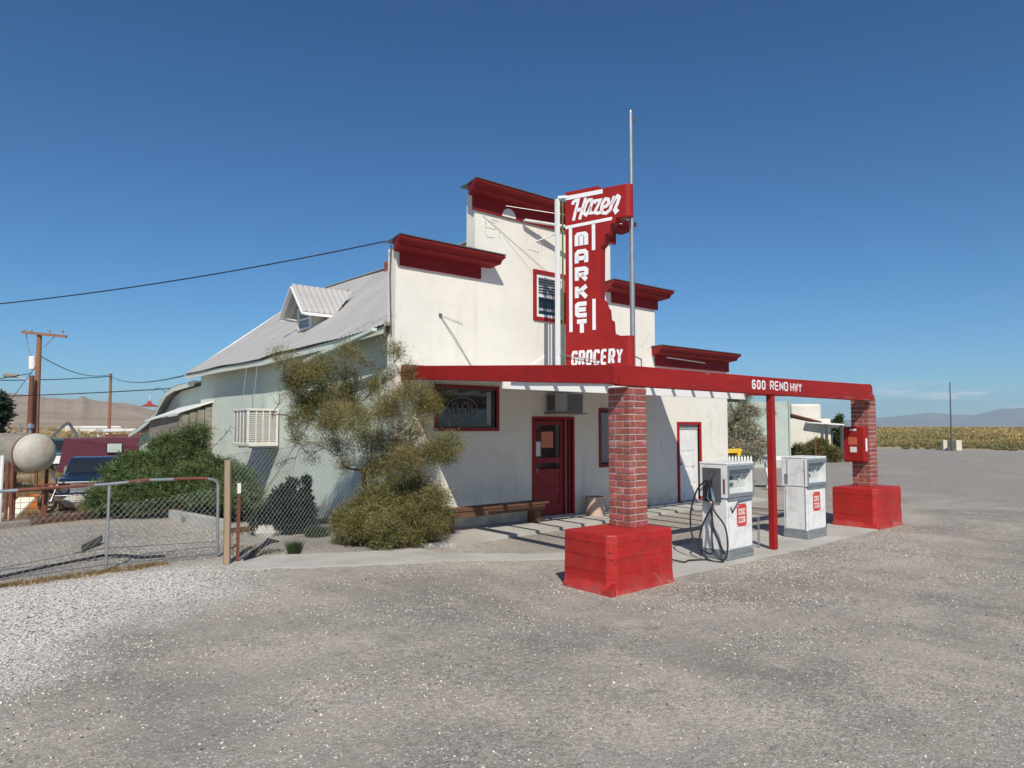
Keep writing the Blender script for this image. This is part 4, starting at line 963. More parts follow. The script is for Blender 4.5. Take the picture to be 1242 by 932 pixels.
MB().lathe((10.72, 9.88, .056), [(0, 0), (.19, 0), (.195, .33), (.205, .335), (.205, .37), (.18, .37), (.175, .30), (0, .30)], 28).build('pot', 'planter', pl, 0, True)
MB().lathe((10.72, 9.88, .057), [(.0, .31), (.163, .312)], 24).build('soil', 'bark', pl)

# evaporative cooler on the side wall
ec = thing('evaporative_cooler', 'cream louvred evaporative cooler hung on the mint side wall', 'cooler', (6.2, 16.1, 1.4))
cx0, cx1, cy0, cy1, cz0, cz1 = 5.79, 6.50, 15.68, 16.55, 1.40, 2.24
mb = MB(); mb.box(cx0-.01, cx1, cy0-.01, cy1, cz0, cz0+.07); mb.box(cx0-.01, cx1, cy0-.01, cy1, cz1-.05, cz1)
for (x, y) in ((cx0, cy0), (cx1-.05, cy0), (cx0, cy1-.05), (cx1-.05, cy1-.05)): mb.box(x, x+.05, y, y+.05, cz0+.07, cz1-.05)
mb.build('case', 'cooler', ec, .006)
for k in range(3): x = cx0+.05+.61*(k+1)/4; 
mb = MB()
for k in range(3):
    x = cx0+.05+.61*(k+1)/4; mb.box(x-.012, x+.012, cy0-.004, cy0+.02, cz0+.07, cz1-.05)
for k in range(3):
    y = cy0+.05+.77*(k+1)/4; mb.box(cx0-.004, cx0+.02, y-.012, y+.012, cz0+.07, cz1-.05)
mb.build('mullion', 'cooler', ec)
mb = MB()
for k in range(15):
    z = cz0+.085+k*.046; mb.beam((cx0+.05, cy0+.012, z), (cx1-.05, cy0+.012, z), .004, .03); mb.beam((cx0+.012, cy0+.05, z), (cx0+.012, cy1-.05, z), .004, .03)
mb.box(cx0+.03, cx1-.03, cy0+.03, cy1-.03, cz0+.07, cz1-.06); mb.build('louvres', 'louvre', ec)
mb = MB()
for y in (cy0+.1, cy1-.1): mb.beam((cx0+.1, y, cz0-.02), (6.549, y, cz0-.02), .04, .04); mb.tube([(6.22, y+.5, 3.28), (cx0+.15, y, cz1+.005)], .008, 5)
mb.build('hanger', 'steel', ec); box('duct', 'darkgrey', ec, 6.501, 6.549, 15.8, 16.4, 1.5, 2.1)
# ---------------------------------------------------------------- vegetation round the shop
Rv = Vector((.758, -.652, 0)); Fv = Vector((.652, .758, 0))
def loc(B, u, d, z): v = Vector(B)+Rv*u+Fv*d; return (v.x, v.y, z)
def clp(B, L_): return [(*loc(B, u, d, z), r, r, r*zr, w) for (u, d, z, r, zr, w) in L_]
# straggly olive evergreen at the corner
B = (5.6, 10.35, 0)
tr = thing('evergreen_tree', 'straggly olive brown evergreen leaning over the left corner of the shop front', 'tree', (5.75, 10.2, 0))
q = [(342,438,.20),(358,450,.26),(378,455,.26),(402,440,.24),(428,430,.18),(446,440,.16),(412,464,.30),(446,474,.28),(392,482,.30),(362,482,.28),(382,508,.32),(356,508,.24),(345,480,.18),(350,462,.2),(412,503,.32),(446,508,.34),(474,492,.26),(500,478,.22),(472,462,.16),(514,494,.22),(527,478,.16),(500,520,.28),(470,534,.30),(440,536,.26),(405,538,.24),(378,536,.2),(545,535,.20),(538,552,.16),(518,548,.24),(492,556,.26),(458,566,.26),(478,592,.32),(512,584,.28),(532,598,.22),(450,596,.22),(368,550,.16),(345,562,.12),(412,562,.14),(350,532,.16),(380,430,.12),(505,614,.30),(536,622,.20),(488,432,.14),(490,452,.14),(335,505,.14),(395,520,.2),(425,490,.2)]
cls = []
for i, (a, b, r) in enumerate(q):
    u = (a-431)/74.7; dmax = -.12-.35*max(0, u-.55); dd = random.uniform(-.55, .35)+min(0, -u*.35)
    cls.append((u, dd, 1.85+(517-b)/74.7, r*.95, .8, 1.0 if r > .2 else .6))
C1 = clp(B, cls)
kf = lambda c: ~(((c[:, 0]-5.6)*.758-(c[:, 1]-10.35)*.652 < -1.12) & (c[:, 2] < 2.45)) & ~((c[:, 0] > 6.08) & (c[:, 1] > 10.08)) & ~((c[:, 0] > 6.28) & (c[:, 2] > 2.5)) & ~((c[:, 0] > 6.5) & (c[:, 1] > 10.1))
limbs('trunk', (5.80, 10.15, 0), C1, .07, 'bark', tr, (5.65, 10.25, 1.15), n=10)
foliage('crown', lumps(C1, 260, .07, .20, .8)+[c[:6]+(.4,) for c in C1], 6900, 20, .105, .042, .0058, 'needle', tr, up=.3, dark=.45, hollow=.0, keep=kf, warm=.75)
sh2 = thing('juniper_bush', 'dense rounded olive juniper bush at the foot of the straggly evergreen', 'bush', (6.0, 9.6, 0))
SB = .88
CB = clp((5.88, 9.80, 0), [(u*SB, d*SB, z*.95, r*SB, a, w) for (u, d, z, r, a, w) in [(-.55,0,.30,.42,.8,1), (-.1,-.25,.33,.5,.85,1.2), (.4,-.15,.34,.5,.85,1.2), (.1,.1,.58,.45,.7,1), (-.35,.1,.50,.42,.7,1), (.62,.02,.45,.35,.8,.8), (.42,.15,.68,.34,.7,.7), (-.2,0,.74,.26,.6,.5)]])
foliage('crown', lumps(CB, 150, .10, .20, .8), 6400, 22, .085, .042, .0072, 'needle', sh2, up=.35, dark=.35, hollow=.3, zmin=.02, keep=kf, warm=.75)
limbs('trunk', (5.9, 9.8, 0), CB, .05, 'bark', sh2, (5.95, 9.8, .4), n=4)
# spreading green juniper along the side wall
jn = thing('spreading_juniper', 'wide dark green juniper spreading along the mint side wall below the cooler', 'juniper', (4.9, 15.8, 0))
CJ = clp((4.8, 15.6, 0), [(-1.7,.1,.45,.50,.35,1),(-1.3,.2,.75,.6,.38,1),(-1.45,-.1,.35,.6,.45,1),(-.9,.3,1.0,.6,.4,1.2),(-.9,-.2,.5,.7,.5,1.2),(-.4,.2,1.35,.55,.4,1.1),(-.5,.4,.9,.7,.5,1.2),(-.1,-.1,.6,.8,.6,1.4),(-.15,.3,1.62,.45,.35,1),(.25,.35,1.55,.4,.45,.9),(.3,-.2,.85,.6,.5,1.2),(.5,-.5,.5,.7,.55,1.2),(.42,.5,1.85,.28,.5,.7),(.85,-.7,.65,.42,.7,.9),(1.1,-1.0,.45,.42,.7,.8),(-.9,.35,1.35,.42,.4,1),(-.45,.4,1.6,.36,.4,.9),(-1.3,.3,1.08,.42,.35,.9),(-1.65,.2,.85,.35,.35,.7),(-2.0,.2,.62,.3,.25,.6),(-2.1,0,.25,.4,.4,.6),(-.55,.5,1.5,.3,.3,.5)])
kj = lambda c: (c[:, 0] < 6.45) & ~((c[:, 0] > 4.9) & (c[:, 1] < 16.4) & (c[:, 2] > 1.10)) & ~((c[:, 0] > 5.66) & (c[:, 1] > 15.4) & (c[:, 1] < 16.8) & (c[:, 2] > 1.25) & (c[:, 2] < 2.4)) & ~((c[:, 0] > 5.6) & (c[:, 1] > 15.3) & (c[:, 1] < 15.8) & (c[:, 2] > 1.25))
limbs('trunk', (5.0, 15.7, 0), CJ, .09, 'bark', jn, (5.0, 15.7, .8), n=4)
foliage('crown', lumps(CJ, 260, .16, .34, .45), 10500, 22, .13, .08, .012, 'juniper', jn, up=.25, dark=.2, hollow=.2, zmin=.03, keep=kj, warm=.35)
# dark broad-leaved shrub behind the wire mesh
ds = thing('dark_shrub', 'dark glossy shrub growing behind the chain link mesh at the side wall', 'shrub', (5.25, 11.6, 0))
CD = clp((5.1, 11.9, 0), [(-.20,0,.25,.30,1,1),(.05,0,.35,.28,1.2,1),(-.05,0,.62,.20,1.1,.8),(-.35,-.1,.22,.22,1,.7),(.30,0,.35,.18,1.6,.8),(.30,.05,.80,.10,2.0,.6),(.34,.05,.60,.12,1.6,.6),(.08,0,.85,.10,.9,.4)])
limbs('trunk', (5.2, 11.85, 0), CD, .03, 'bark', ds, (5.2, 11.85, .5), n=3)
foliage('crown', CD, 1500, 12, .05, .045, .026, 'leaf_dark', ds, up=.3, dark=.4, hollow=.3, zmin=.02)
# small weeds in the yard
yard_pts = [(random.uniform(1.2, 7.5), random.uniform(18.5, 40), random.uniform(.3, .9)) for _ in range(42)]
def weeds(name, label, pts, m, n, h, grp=None):
    V = []
    for (x, y, r) in pts:
        for k in range(n):
            a = random.random()*6.28; rr = r*math.sqrt(random.random()); px_, py_ = x+rr*math.cos(a), y+rr*math.sin(a); z = float(terr(px_, py_))
            b = random.random()*6.28; l = h*random.uniform(.4, 1); w = .006
            V += [(px_-w, py_, z), (px_+w, py_+w, z), (px_+math.cos(b)*l*.5, py_+math.sin(b)*l*.5, z+l)]
    V = np.array(V); T = np.repeat((.6+.6*rng.random(len(V)//3))[:, None], 3, 0)*np.ones((1, 3))
    o = np_mesh(name, V, np.arange(len(V)).reshape(-1, 3), m, T); o['label'] = label; o['category'] = 'weeds'; o['kind'] = 'stuff'; return o
weeds('green_weeds', 'low green weeds at the foot of the side wall', [(5.9, 14.6, .35), (5.5, 14.2, .45), (5.2, 14.8, .4), (6.1, 13.6, .3), (4.5, 14.6, .3), (4.4, 9.95, .08), (5.4, 11.3, .2)], 'leaf_mid', 550, .22)
weeds('dry_grass', 'straw coloured dry grass along the fence and yard edge', [(-.5+.11*i, 9.93+.13*(.11*i) if i < 34 else 10.35, .13+.08*math.sin(i*1.3)) for i in range(30)]+[ (3.9, 10.6, .3), (4.2, 10.3, .2), (1.6, 15.9, .4), (2.4, 16.4, .4), (3.2, 16.9, .4), (3.9, 10.9, .3), (4.6, 12.5, .35), (5.6, 12.9, .35)], 'drygrass', 90, .06)

weeds('dry_weeds', 'dry weeds scattered through the junk yard behind the tank', yard_pts, 'drygrass', 420, .34)
weeds('yard_brush', 'low grey-green brush in the yard round the parked vehicles', [(random.uniform(2, 8), random.uniform(24, 48), random.uniform(.4, 1.0)) for _ in range(16)], 'sage', 420, .55)
# ---------------------------------------------------------------- fence, posts, timbers
def mesh_wires(name, parent, P0, P1, h0, h1, zb, r=.0022, step=.075, sag=0):
    """diamond wire between P0 and P1 (ground points), top height runs h0..h1"""
    P0 = Vector(P0); P1 = Vector(P1); Ln = (P1-P0).length; d = (P1-P0)/Ln; mb = MB(); n = int(Ln/step)+int(max(h0, h1)/step)+2
    top = lambda s: h0+(h1-h0)*s/Ln-sag*math.sin(PI*min(max(s/Ln, 0), 1))
    for k in range(-int(max(h0, h1)/step)-1, int(Ln/step)+2):
        for sgn in (1, -1):
            s0 = k*step if sgn > 0 else k*step+max(h0, h1)
            pts = []
            for j in range(0, 41):
                z = zb+(max(h0, h1)-zb)*j/40; s = s0+sgn*(z-zb)*.9
                if 0 <= s <= Ln and z <= top(s)+.02: pts.append(P0+d*s+Vector((0, 0, z)))
            if len(pts) > 1:
                e = [pts[0]]+([pts[len(pts)//2]] if len(pts) > 4 else [])+[pts[-1]]; mb.tube(e, r, 3, False)
    return mb.build(name, 'steel', parent)
fg = thing('chain_link_fence', 'low chain link gate panel with a rusty bent top rail across the yard entrance', 'fence', (2.1, 10.4, 0))
MB().tube([(-3.0, 10.35, 1.03), (-.8, 10.4, 1.04), (.93, 10.4, 1.075), (2.06, 10.4, 1.10), (2.54, 10.4, 1.13), (3.2, 10.4, 1.12), (3.38, 10.4, 1.10), (3.44, 10.4, 1.05), (3.45, 10.4, .98), (3.46, 10.4, .06)], .021, 10).build('rail', 'steel', fg, 0, True)
for pts_ in ([(2.3, 10.4, 1.117), (2.42, 10.4, 1.126), (2.55, 10.4, 1.131)], [(2.85, 10.4, 1.127), (3.2, 10.4, 1.121), (3.3, 10.4, 1.11)], [(1.1, 10.4, 1.078), (1.9, 10.4, 1.10)]): MB().tube(pts_, .0225, 10).build('rust_patch', 'rust', fg, 0, True)
for x in (2.07, -.6): MB().tube([(x, 10.4, -.05), (x+.01, 10.4, 1.09)], .017, 8).build('post', 'steel', fg)
mesh_wires('wire_mesh', fg, (-3, 10.41, 0), (2.0, 10.41, 0), .62, .80, .03, .0024)
mesh_wires('wire_mesh', fg, (2.0, 10.41, 0), (3.44, 10.41, 0), .86, .98, .03, .0024, sag=.04)
mb = MB(); mb.tube([(-3, 10.42, .05), (.9, 10.42, .03), (2.0, 10.42, .07), (3.44, 10.42, .05)], .006, 5); mb.tube([(-3, 10.43, .28), (.5, 10.43, .12), (2.05, 10.43, .28), (3.44, 10.43, .22)], .005, 5); mb.tube([(2.05, 10.43, .60), (2.4, 10.6, .75), (2.75, 10.6, .88)], .003, 4); mb.build('tension_wire', 'darkgrey', fg)
fr = thing('mesh_fence', 'tall chain link mesh stretched from the wooden post to the shop corner', 'fence', (4.8, 10.3, 0))
mesh_wires('wire_mesh', fr, (3.42, 9.9, 0), (6.1, 10.75, 0), 1.46, 1.66, .02, .0021)
MB().tube([(6.1, 10.75, 0), (6.1, 10.75, 1.7)], .02, 8).build('post', 'steel', fr)
MB().tube([(3.42, 9.9, 1.46), (6.1, 10.75, 1.66)], .004, 4).build('top_wire', 'steel', fr)
wp = MB().prism([(3.34, 9.76), (3.40, 9.74), (3.44, 9.79), (3.41, 9.85), (3.35, 9.83)], lambda p: (p[0], p[1], -.1), lambda p: (p[0]-.02, p[1], 1.39)).build('wooden_post', 'wood_post', None, .008); tag(wp, 'square tan wooden post standing between the gate and the chain link panel', 'post')
tp = thing('steel_stake', 'thin red steel stake with a white tip beside the wooden post', 'stake', (3.55, 9.86, 0)); box('stake', 'rust', tp, 3.53, 3.57, 9.85, 9.87, -.05, .93, bevel=0); box('tip', 'white', tp, 3.528, 3.572, 9.848, 9.872, .931, 1.07, bevel=0)
mb = MB()
for k in range(7): mb.tube([(3.62+.03*k, 9.82+.02*k, .03), (3.75+.03*k, 9.95+.03*k, .06+.02*(k % 3)), (3.95+.04*k, 10.1+.05*k, .10+.015*k), (4.15+.02*k, 10.2, .16)], .012, 5)
tag(mb.build('cable_bundle', 'black'), 'bundle of black cable lying beside the steel stake', 'cable')
tag(MB().tube([(-1.2, 10.2, .03), (0, 10.45, .04), (.97, 10.6, .035), (1.6, 10.95, .05), (2.2, 11.3, .05), (2.45, 11.2, .04), (2.6, 10.95, .03), (2.9, 10.9, .02)], .019, 8).build('dark_band', 'black', None, 0, True), 'thick dark band running along the gravel behind the gate', 'hose')  # black tube laid along a dark band on the gravel
tag(MB().beam((2.02, 12.1, .06), (2.42, 12.75, .10), .13, .11).build('timber_offcut', 'wood_grey', None, .012), 'grey timber offcut lying alone on the yard gravel', 'timber')
tag(MB().beam((.2, 15.6, .02), (1.9, 16.1, .02), .22, .16).build('edging_log', 'wood_grey', None, .03), 'rough grey log edging the yard near the tank', 'log')
tag(MB().beam((1.95, 16.15, .02), (3.75, 17.3, .0), .18, .14).build('edging_timber', 'wood_brown', None, .03), 'brown timber edging the yard beside the big juniper', 'timber')
tag(MB().beam((4.2, 15.35, .08), (4.45, 13.1, .08), .14, .20).build('edging_board', 'concrete', None, .01), 'pale board kerb running from the big juniper to the gate end', 'kerb')
tag(MB().beam((4.35, 12.6, .03), (6.3, 12.75, .03), .12, .10).build('garden_timber', 'wood_brown', None, .01), 'thin brown timber on the soil by the side wall', 'timber')
MB_rock = MB()
def rock(x, y, r, lab, m='concrete'):
    mb = MB(); rg = random.Random(x); n = 9; rows = []
    for j in range(5):
        a = PI*j/4; rows.append([(x+r*math.sin(a)*math.cos(6.283*i/n)*rg.uniform(.8, 1.1), y+r*.8*math.sin(a)*math.sin(6.283*i/n)*rg.uniform(.8, 1.1), r*.25-r*.6*math.cos(a)) for i in range(n)])
    vs = [v for r_ in rows for v in r_]; mb.add(vs, [(j*n+i, j*n+(i+1) % n, (j+1)*n+(i+1) % n, (j+1)*n+i) for j in range(4) for i in range(n)]); return tag(mb.build('rock', m), lab, 'rock')
rock(4.78, 11.9, .26, 'pale boulder lying beside the dark shrub')

# ---------------------------------------------------------------- yard on the left: tank, posts, vehicles
gz = lambda x, y: float(terr(x, y))
tk = thing('storage_tank', 'white rusting cylindrical tank raised on steel legs in the left yard', 'tank', (2.0, 17.9, -.3))
c = Vector((2.16, 17.5, 1.29)); axd = Vector((-.35, .94, 0)).normalized(); sdv = Vector((.94, .35, 0)); R_ = .41
prof_t = [(0, -.16), (.16, -.15), (.28, -.10), (.35, -.04), (.395, .03), (.41, .08), (.41, .12)]
def tank_end(sgn, c0):
    mb = MB(); vs = []; n = 32
    for (r, d) in prof_t:
        for k in range(n):
            a = 2*PI*k/n; vs.append(c0+axd*(d*sgn)+sdv*(r*math.cos(a))+Vector((0, 0, r*math.sin(a))))
    return mb.add(vs, [(i*n+k, i*n+(k+1) % n, (i+1)*n+(k+1) % n, (i+1)*n+k) for i in range(len(prof_t)-1) for k in range(n)])
tank_end(1, c).build('end_cap', 'tank', tk, 0, True)
MB().tube([c+axd*.12, c+axd*1.75], .408, 32).build('shell', 'wood_grey', tk, 0, True); MB().tube([c+axd*.10, c+axd*.16], .414, 32).build('weld_band', 'rust', tk)
mb = MB(); v0 = c+axd*.3+Vector((0, 0, .40)); mb.tube([v0, v0+Vector((0, 0, .22))], .03, 8); mb.tube([v0+Vector((0, 0, .12)), v0+Vector((0, 0, .20))], .07, 8); mb.tube([v0+sdv*-.2, v0+sdv*-.2+Vector((0, 0, .2))], .018, 6); mb.build('valve', 'pump_grey', tk)
for s_, e in ((-.33, .25), (.33, .25), (-.33, 1.5), (.33, 1.5)):
    b = c+axd*e+sdv*s_; MB().tube([(b.x, b.y, gz(b.x, b.y)-.1), (b.x, b.y, c.z-.2)], .035, 6).build('leg', 'rust', tk)
b = c+axd*0+sdv*.0; MB().tube([(b.x, b.y, .60), (b.x, b.y, c.z-.38)], .03, 6).tube([(b.x-.05, b.y, .62), (b.x+.5, b.y-.02, .66)], .018, 6).build('drain_pipe', 'rust', tk)
def stick(name, lab, x, y, h, r, m, cat='post'):
    z = gz(x, y); return tag(MB().tube([(x, y, z-.1), (x+.01, y, z+h)], [r, r*.95], 8).build(name, m), lab, cat)
stick('white_pipe', 'white painted pipe standing beside the tank', 1.45, 16.2, 1.32, .035, 'white', 'pipe')
stick('fence_post', 'rusty brown post next to the white pipe', 1.53, 16.1, 1.2, .035, 'rust')
stick('tall_post', 'tall thin grey post at the left edge behind the tank', 1.75, 24, 2.9, .05, 'wood_grey')
sf = thing('wire_fence', 'sagging wire stock fence crossing behind the tank legs', 'fence', (2.5, 18, -.2))
mb = MB()
for i in range(5): mb.tube([(-.5, 17.3, .1+.11*i), (1.4, 17.6, .07+.115*i), (3.3, 18.3, -.05+.12*i)], .006, 4)
for i in range(26):
    t = i/25; mb.tube([(-.5+3.8*t, 17.3+1.0*t*t, -.1), (-.5+3.8*t, 17.3+1.0*t*t, .5)], .004, 4)
mb.build('wires', 'rust', sf); MB().tube([(2.35, 17.9, -.3), (2.35, 17.9, .55)], .03, 6).build('post', 'rust', sf)
rock(3.2, 19.6, .28, 'grey stones heaped behind the wire stock fence', 'concrete')
# vehicles: body from a side profile, with wheels, windows and lights
def vehicle(name, lab, cat, at_, ang, paint, prof, wid, wheels, wins, front=None, roofz=0, grp=None):
    """prof: (x along length, z); wheels: (x, r); wins: list of side polygons; front at +x"""
    th = thing(name, lab, cat, (at_[0], at_[1], gz(*at_)), grp); ca, sa = math.cos(ang), math.sin(ang); z0 = gz(*at_)
    T = lambda x, y, z: (at_[0]+x*ca-y*sa, at_[1]+x*sa+y*ca, z0+z)
    tp_ = lambda z: 1 if z < .95 else max(.80, 1-(z-.95)*.22)
    MB().prism(prof, lambda p: T(p[0], -wid/2*tp_(p[1]), p[1]), lambda p: T(p[0], wid/2*tp_(p[1]), p[1])).build('body', paint, th, .03)
    for x, r in wheels:
        for s_ in (-1, 1):
            w_ = MB().tube([T(x, s_*(wid/2-.16), r), T(x, s_*(wid/2+.02), r)], r, 20).build('wheel', 'black', th); MB().tube([T(x, s_*(wid/2-.02), r), T(x, s_*(wid/2+.035), r)], r*.55, 14).build('hubcap', 'chrome', w_)
    for pl_ in wins:
        for s_ in (-1, 1): MB().prism(pl_, lambda p: T(p[0], s_*(wid/2*tp_(p[1])-.01), p[1]), lambda p: T(p[0], s_*(wid/2*tp_(p[1])+.012), p[1])).build('side_window', 'glass', th)
    return th, T
# dark blue truck nose-on beside the juniper
th, T = vehicle('parked_truck', 'dark blue truck facing the yard with a chromed grille, half hidden by the juniper', 'truck', (4.85, 25.55), math.radians(256), 'blue_car',
    [(-2.4,.35),(-2.4,.95),(-.9,.98),(-.75,1.50),(.35,1.50),(.95,1.06),(2.2,.98),(2.35,.90),(2.38,.35)], 1.8, [(-1.5,.36),(1.5,.36)], [[(-.65,1.05),(-.6,1.42),(.28,1.42),(.72,1.05)]])
MB().prism([(-.82,1.07),(.82,1.07),(.70,1.44),(-.70,1.44)], lambda p: T(.98-(p[1]-1.06)*1.36, p[0], p[1]), lambda p: T(1.0-(p[1]-1.06)*1.36, p[0], p[1])).build('windscreen', 'glass', th)
MB().box(0,0,0,0,0,0)
def tbox(nm, x0, x1, y0, y1, z0, z1, m):
    return MB().prism([(x0, y0), (x1, y0), (x1, y1), (x0, y1)], lambda p: T(p[0], p[1], z0), lambda p: T(p[0], p[1], z1)).build(nm, m, th, .008)
tbox('grille', 2.36, 2.40, -.6, .6, .60, .84, 'pump_grey'); tbox('hood_trim', 2.33, 2.42, -.88, .88, .85, .90, 'chrome'); tbox('bumper', 2.38, 2.50, -.95, .95, .40, .54, 'chrome')
for s_ in (-1, 1): MB().tube([T(2.36, s_*.74, .70), T(2.42, s_*.74, .70)], .10, 14).build('headlight', 'chrome', th)
# maroon van broadside
th, T = vehicle('parked_van', 'maroon boxy van standing side-on behind the dark blue truck', 'van', (8.2, 37.2), math.radians(-12), 'maroon_car',
    [(-2.5,.4),(-2.75,.45),(-2.55,1.95),(2.0,1.98),(2.45,1.25),(2.9,1.15),(2.95,.4)], 1.9, [(-1.75,.38),(1.9,.38)], [[(-.9,1.25),(-.9,1.7),(-.25,1.7),(-.25,1.25)], [(1.0,1.25),(1.0,1.72),(1.8,1.72),(2.1,1.25)]])
MB().prism([(-.87,1.28),(-.87,1.67),(-.3,1.67),(-.3,1.28)], lambda p: T(p[0], -.95, p[1]), lambda p: T(p[0], -.975, p[1])).build('side_window_blind', 'turq', th)
# teal pickup farther back
th, T = vehicle('parked_pickup', 'teal pickup with a pale tailgate parked left of the maroon van', 'pickup', (6.95, 46.5), math.radians(250), 'teal_car',
    [(-2.5,.45),(-2.5,1.05),(-.5,1.08),(-.35,1.75),(.7,1.75),(1.2,1.15),(2.4,1.05),(2.5,.45)], 1.9, [(-1.6,.38),(1.6,.38)], [[(-.25,1.15),(-.2,1.62),(.6,1.62),(.95,1.15)]])
tbox('tailgate', 2.49, 2.53, -.8, .8, .5, .9, 'white'); MB().prism([(-.8,1.17),(.8,1.17),(.7,1.68),(-.7,1.68)], lambda p: T(1.20-(p[1]-1.15)*.83, p[0], p[1]), lambda p: T(1.22-(p[1]-1.15)*.83, p[0], p[1])).build('windscreen', 'glass', th)
# motorcycle in front of the truck
mx_, my_ = 3.82, 24.6; z0 = gz(mx_, my_)
mc = thing('motorcycle', 'black motorcycle with chromed fork parked in front of the dark blue truck', 'motorcycle', (mx_, my_, z0)); dv = Vector((-.75, -.66, 0)).normalized()
O = Vector((mx_, my_, z0)); A = lambda s, z, w=0: O+dv*s+Vector((-dv.y, dv.x, 0))*w+Vector((0, 0, z))
for s_ in (-.72, .72):
    pts = [A(s_+.30*math.cos(a), .32+.30*math.sin(a)) for a in np.linspace(0, 2*PI, 25)]; w_ = MB().tube(pts, .055, 8, False).build('wheel', 'black', mc, 0, True); mb = MB()
    for a in np.linspace(0, PI, 7)[:-1]: mb.tube([A(s_+.27*math.cos(a), .32+.27*math.sin(a)), A(s_-.27*math.cos(a), .32-.27*math.sin(a))], .006, 4)
    mb.tube([A(s_, .32, -.06), A(s_, .32, .06)], .06, 8); mb.build('spokes', 'chrome', w_)
mb = MB(); mb.tube([A(-.1, .72), A(.1, .80), A(.35, .78)], [.10, .15, .09], 10); mb.build('fuel_tank', 'blue_car', mc, 0, True); MB().tube([A(-.7, .72), A(-.4, .66), (A(-.12, .70))], [.09, .12, .08], 10).build('seat', 'black', mc, 0, True)
MB().tube([A(-.25, .40), A(.2, .42)], [.20, .17], 10).build('engine', 'darkgrey', mc); mb = MB()
for w in (-.08, .08): mb.tube([A(.72, .32, w), A(.40, .95, w)], .022, 6)
mb.tube([A(.40, .95, -.08), A(.32, 1.12, -.30), A(.15, 1.10, -.38)], .014, 6); mb.tube([A(.40, .95, .08), A(.32, 1.12, .30), A(.15, 1.10, .38)], .014, 6); mb.tube([A(-.9, .28, .15), A(.1, .26, .15)], .04, 8); mb.build('fork', 'chrome', mc)
MB().tube([A(.48, .90), A(.58, .88)], [.07, .10], 12).build('headlight', 'chrome', mc)
# barrel, crate pile, shed roof, digger arm, lamp
bz0 = gz(5.9, 40); br_ = thing('barrel', 'dull grey barrel standing left of the maroon van', 'barrel', (5.25, 33, gz(5.25, 33))); z0 = gz(5.25, 33); MB().lathe((5.25, 33, z0), [(0,0),(.28,0),(.29,.02),(.28,.04),(.28,.3),(.295,.31),(.28,.33),(.28,.6),(.295,.61),(.28,.63),(.28,.86),(.29,.88),(.27,.88),(0,.86)], 20).build('drum', 'wood_grey', br_, 0, True)
cr_ = thing('metal_cabinet', 'small white cabinet with a chromed bar between the barrel and the van', 'cabinet', (6.0, 35.5, gz(6, 35.5))); z0 = gz(6, 35.5)
box('case', 'offwhite', cr_, 5.7, 6.6, 35.3, 35.9, z0, z0+1.1, bevel=.02); box('opening', 'black', cr_, 5.75, 6.55, 35.27, 35.299, z0+.2, z0+.6); box('bar', 'chrome', cr_, 5.72, 6.58, 35.2, 35.269, z0+.35, z0+.5)
cp = thing('carport', 'long low carport with a ragged grey roof behind the maroon van', 'carport', (11, 45, -.6)); z0 = gz(11, 44)
MB().prism([(8.4, 44), (14, 43), (14.5, 47), (8.8, 48)], lambda p: (p[0], p[1], z0+2.0+.02*p[0]), lambda p: (p[0], p[1], z0+2.12+.02*p[0])).build('roof', 'whiteworn', cp)
for (x, y) in ((8.6, 44.1), (13.9, 43.2), (14.3, 46.8), (8.9, 47.7), (11.2, 43.7)): MB().box(x-.06, x+.06, y-.06, y+.06, z0, z0+2.1).build('post', 'white', cp)
MB().beam((8.5, 44.0, z0+1.92), (14, 43.02, z0+2.0), .06, .2).build('roof_edge', 'rust', cp)
dg = thing('digger_arm', 'dark jointed digger arm rising beyond the yard near the utility pole', 'digger', (9, 60, -.6)); z0 = gz(9, 60)
dgp = D_ = lambda s, z: (8.3+s*.97, 60.4-s*.25, z0+z)
for a_, b_, w in ((D_(-.6, .9), D_(.35, 2.1), .16), (D_(.35, 2.1), D_(.95, 2.75), .15), (D_(.95, 2.75), D_(1.45, 2.0), .13), (D_(1.45, 2.0), D_(1.75, 1.0), .12)): MB().beam(a_, b_, w, w+.06).build('boom', 'darkgrey', dg, .01)
MB().box(7.2, 8.9, 59.8, 61, z0, z0+1.0).build('body', 'darkgrey', dg, .05); MB().prism([(9.7, z0+.5), (10.4, z0+.4), (10.5, z0+1.1), (9.9, z0+1.15)], lambda p: (p[0], 59.5, p[1]), lambda p: (p[0], 60.2, p[1])).build('bucket', 'darkgrey', dg, .02)
gl = thing('gooseneck_lamp', 'red enamel gooseneck barn lamp over the rear lean-to', 'lamp', (6.5, 24.9, 2.6)); mb = MB()
mb.tube([(6.55, 24.9, 2.35)]+[(6.55-.32+.32*math.cos(a)-.0, 24.9-.55*(a/PI), 2.55+.42*math.sin(a)+.1) for a in np.linspace(0, PI, 12)]+[(5.91, 24.35, 2.62)], .012, 6); mb.build('arm', 'steel', gl, 0, True)
MB().lathe((5.91, 24.35, 2.46), [(.26, 0), (.17, .05), (.06, .10), (.045, .18), (0, .18)], 20).build('shade', 'lamp_red', gl, 0, True)
jk = [(2.6, 20.6, 'yellow', 'yellow and grey board leaning in the junk pile left of the tank legs'), (4.1, 27.5, 'orange', 'orange plastic tub between the tank and the motorcycle'), (4.6, 31, 'orange', 'orange plastic tub farther back beside the barrel')]
tag(MB().beam((1.9, 21.2, -.55), (2.5, 21.6, .05), .5, .06).build('leaning_board', 'offwhite', None, .01), 'pale board leaning in the junk under the tank', 'board')
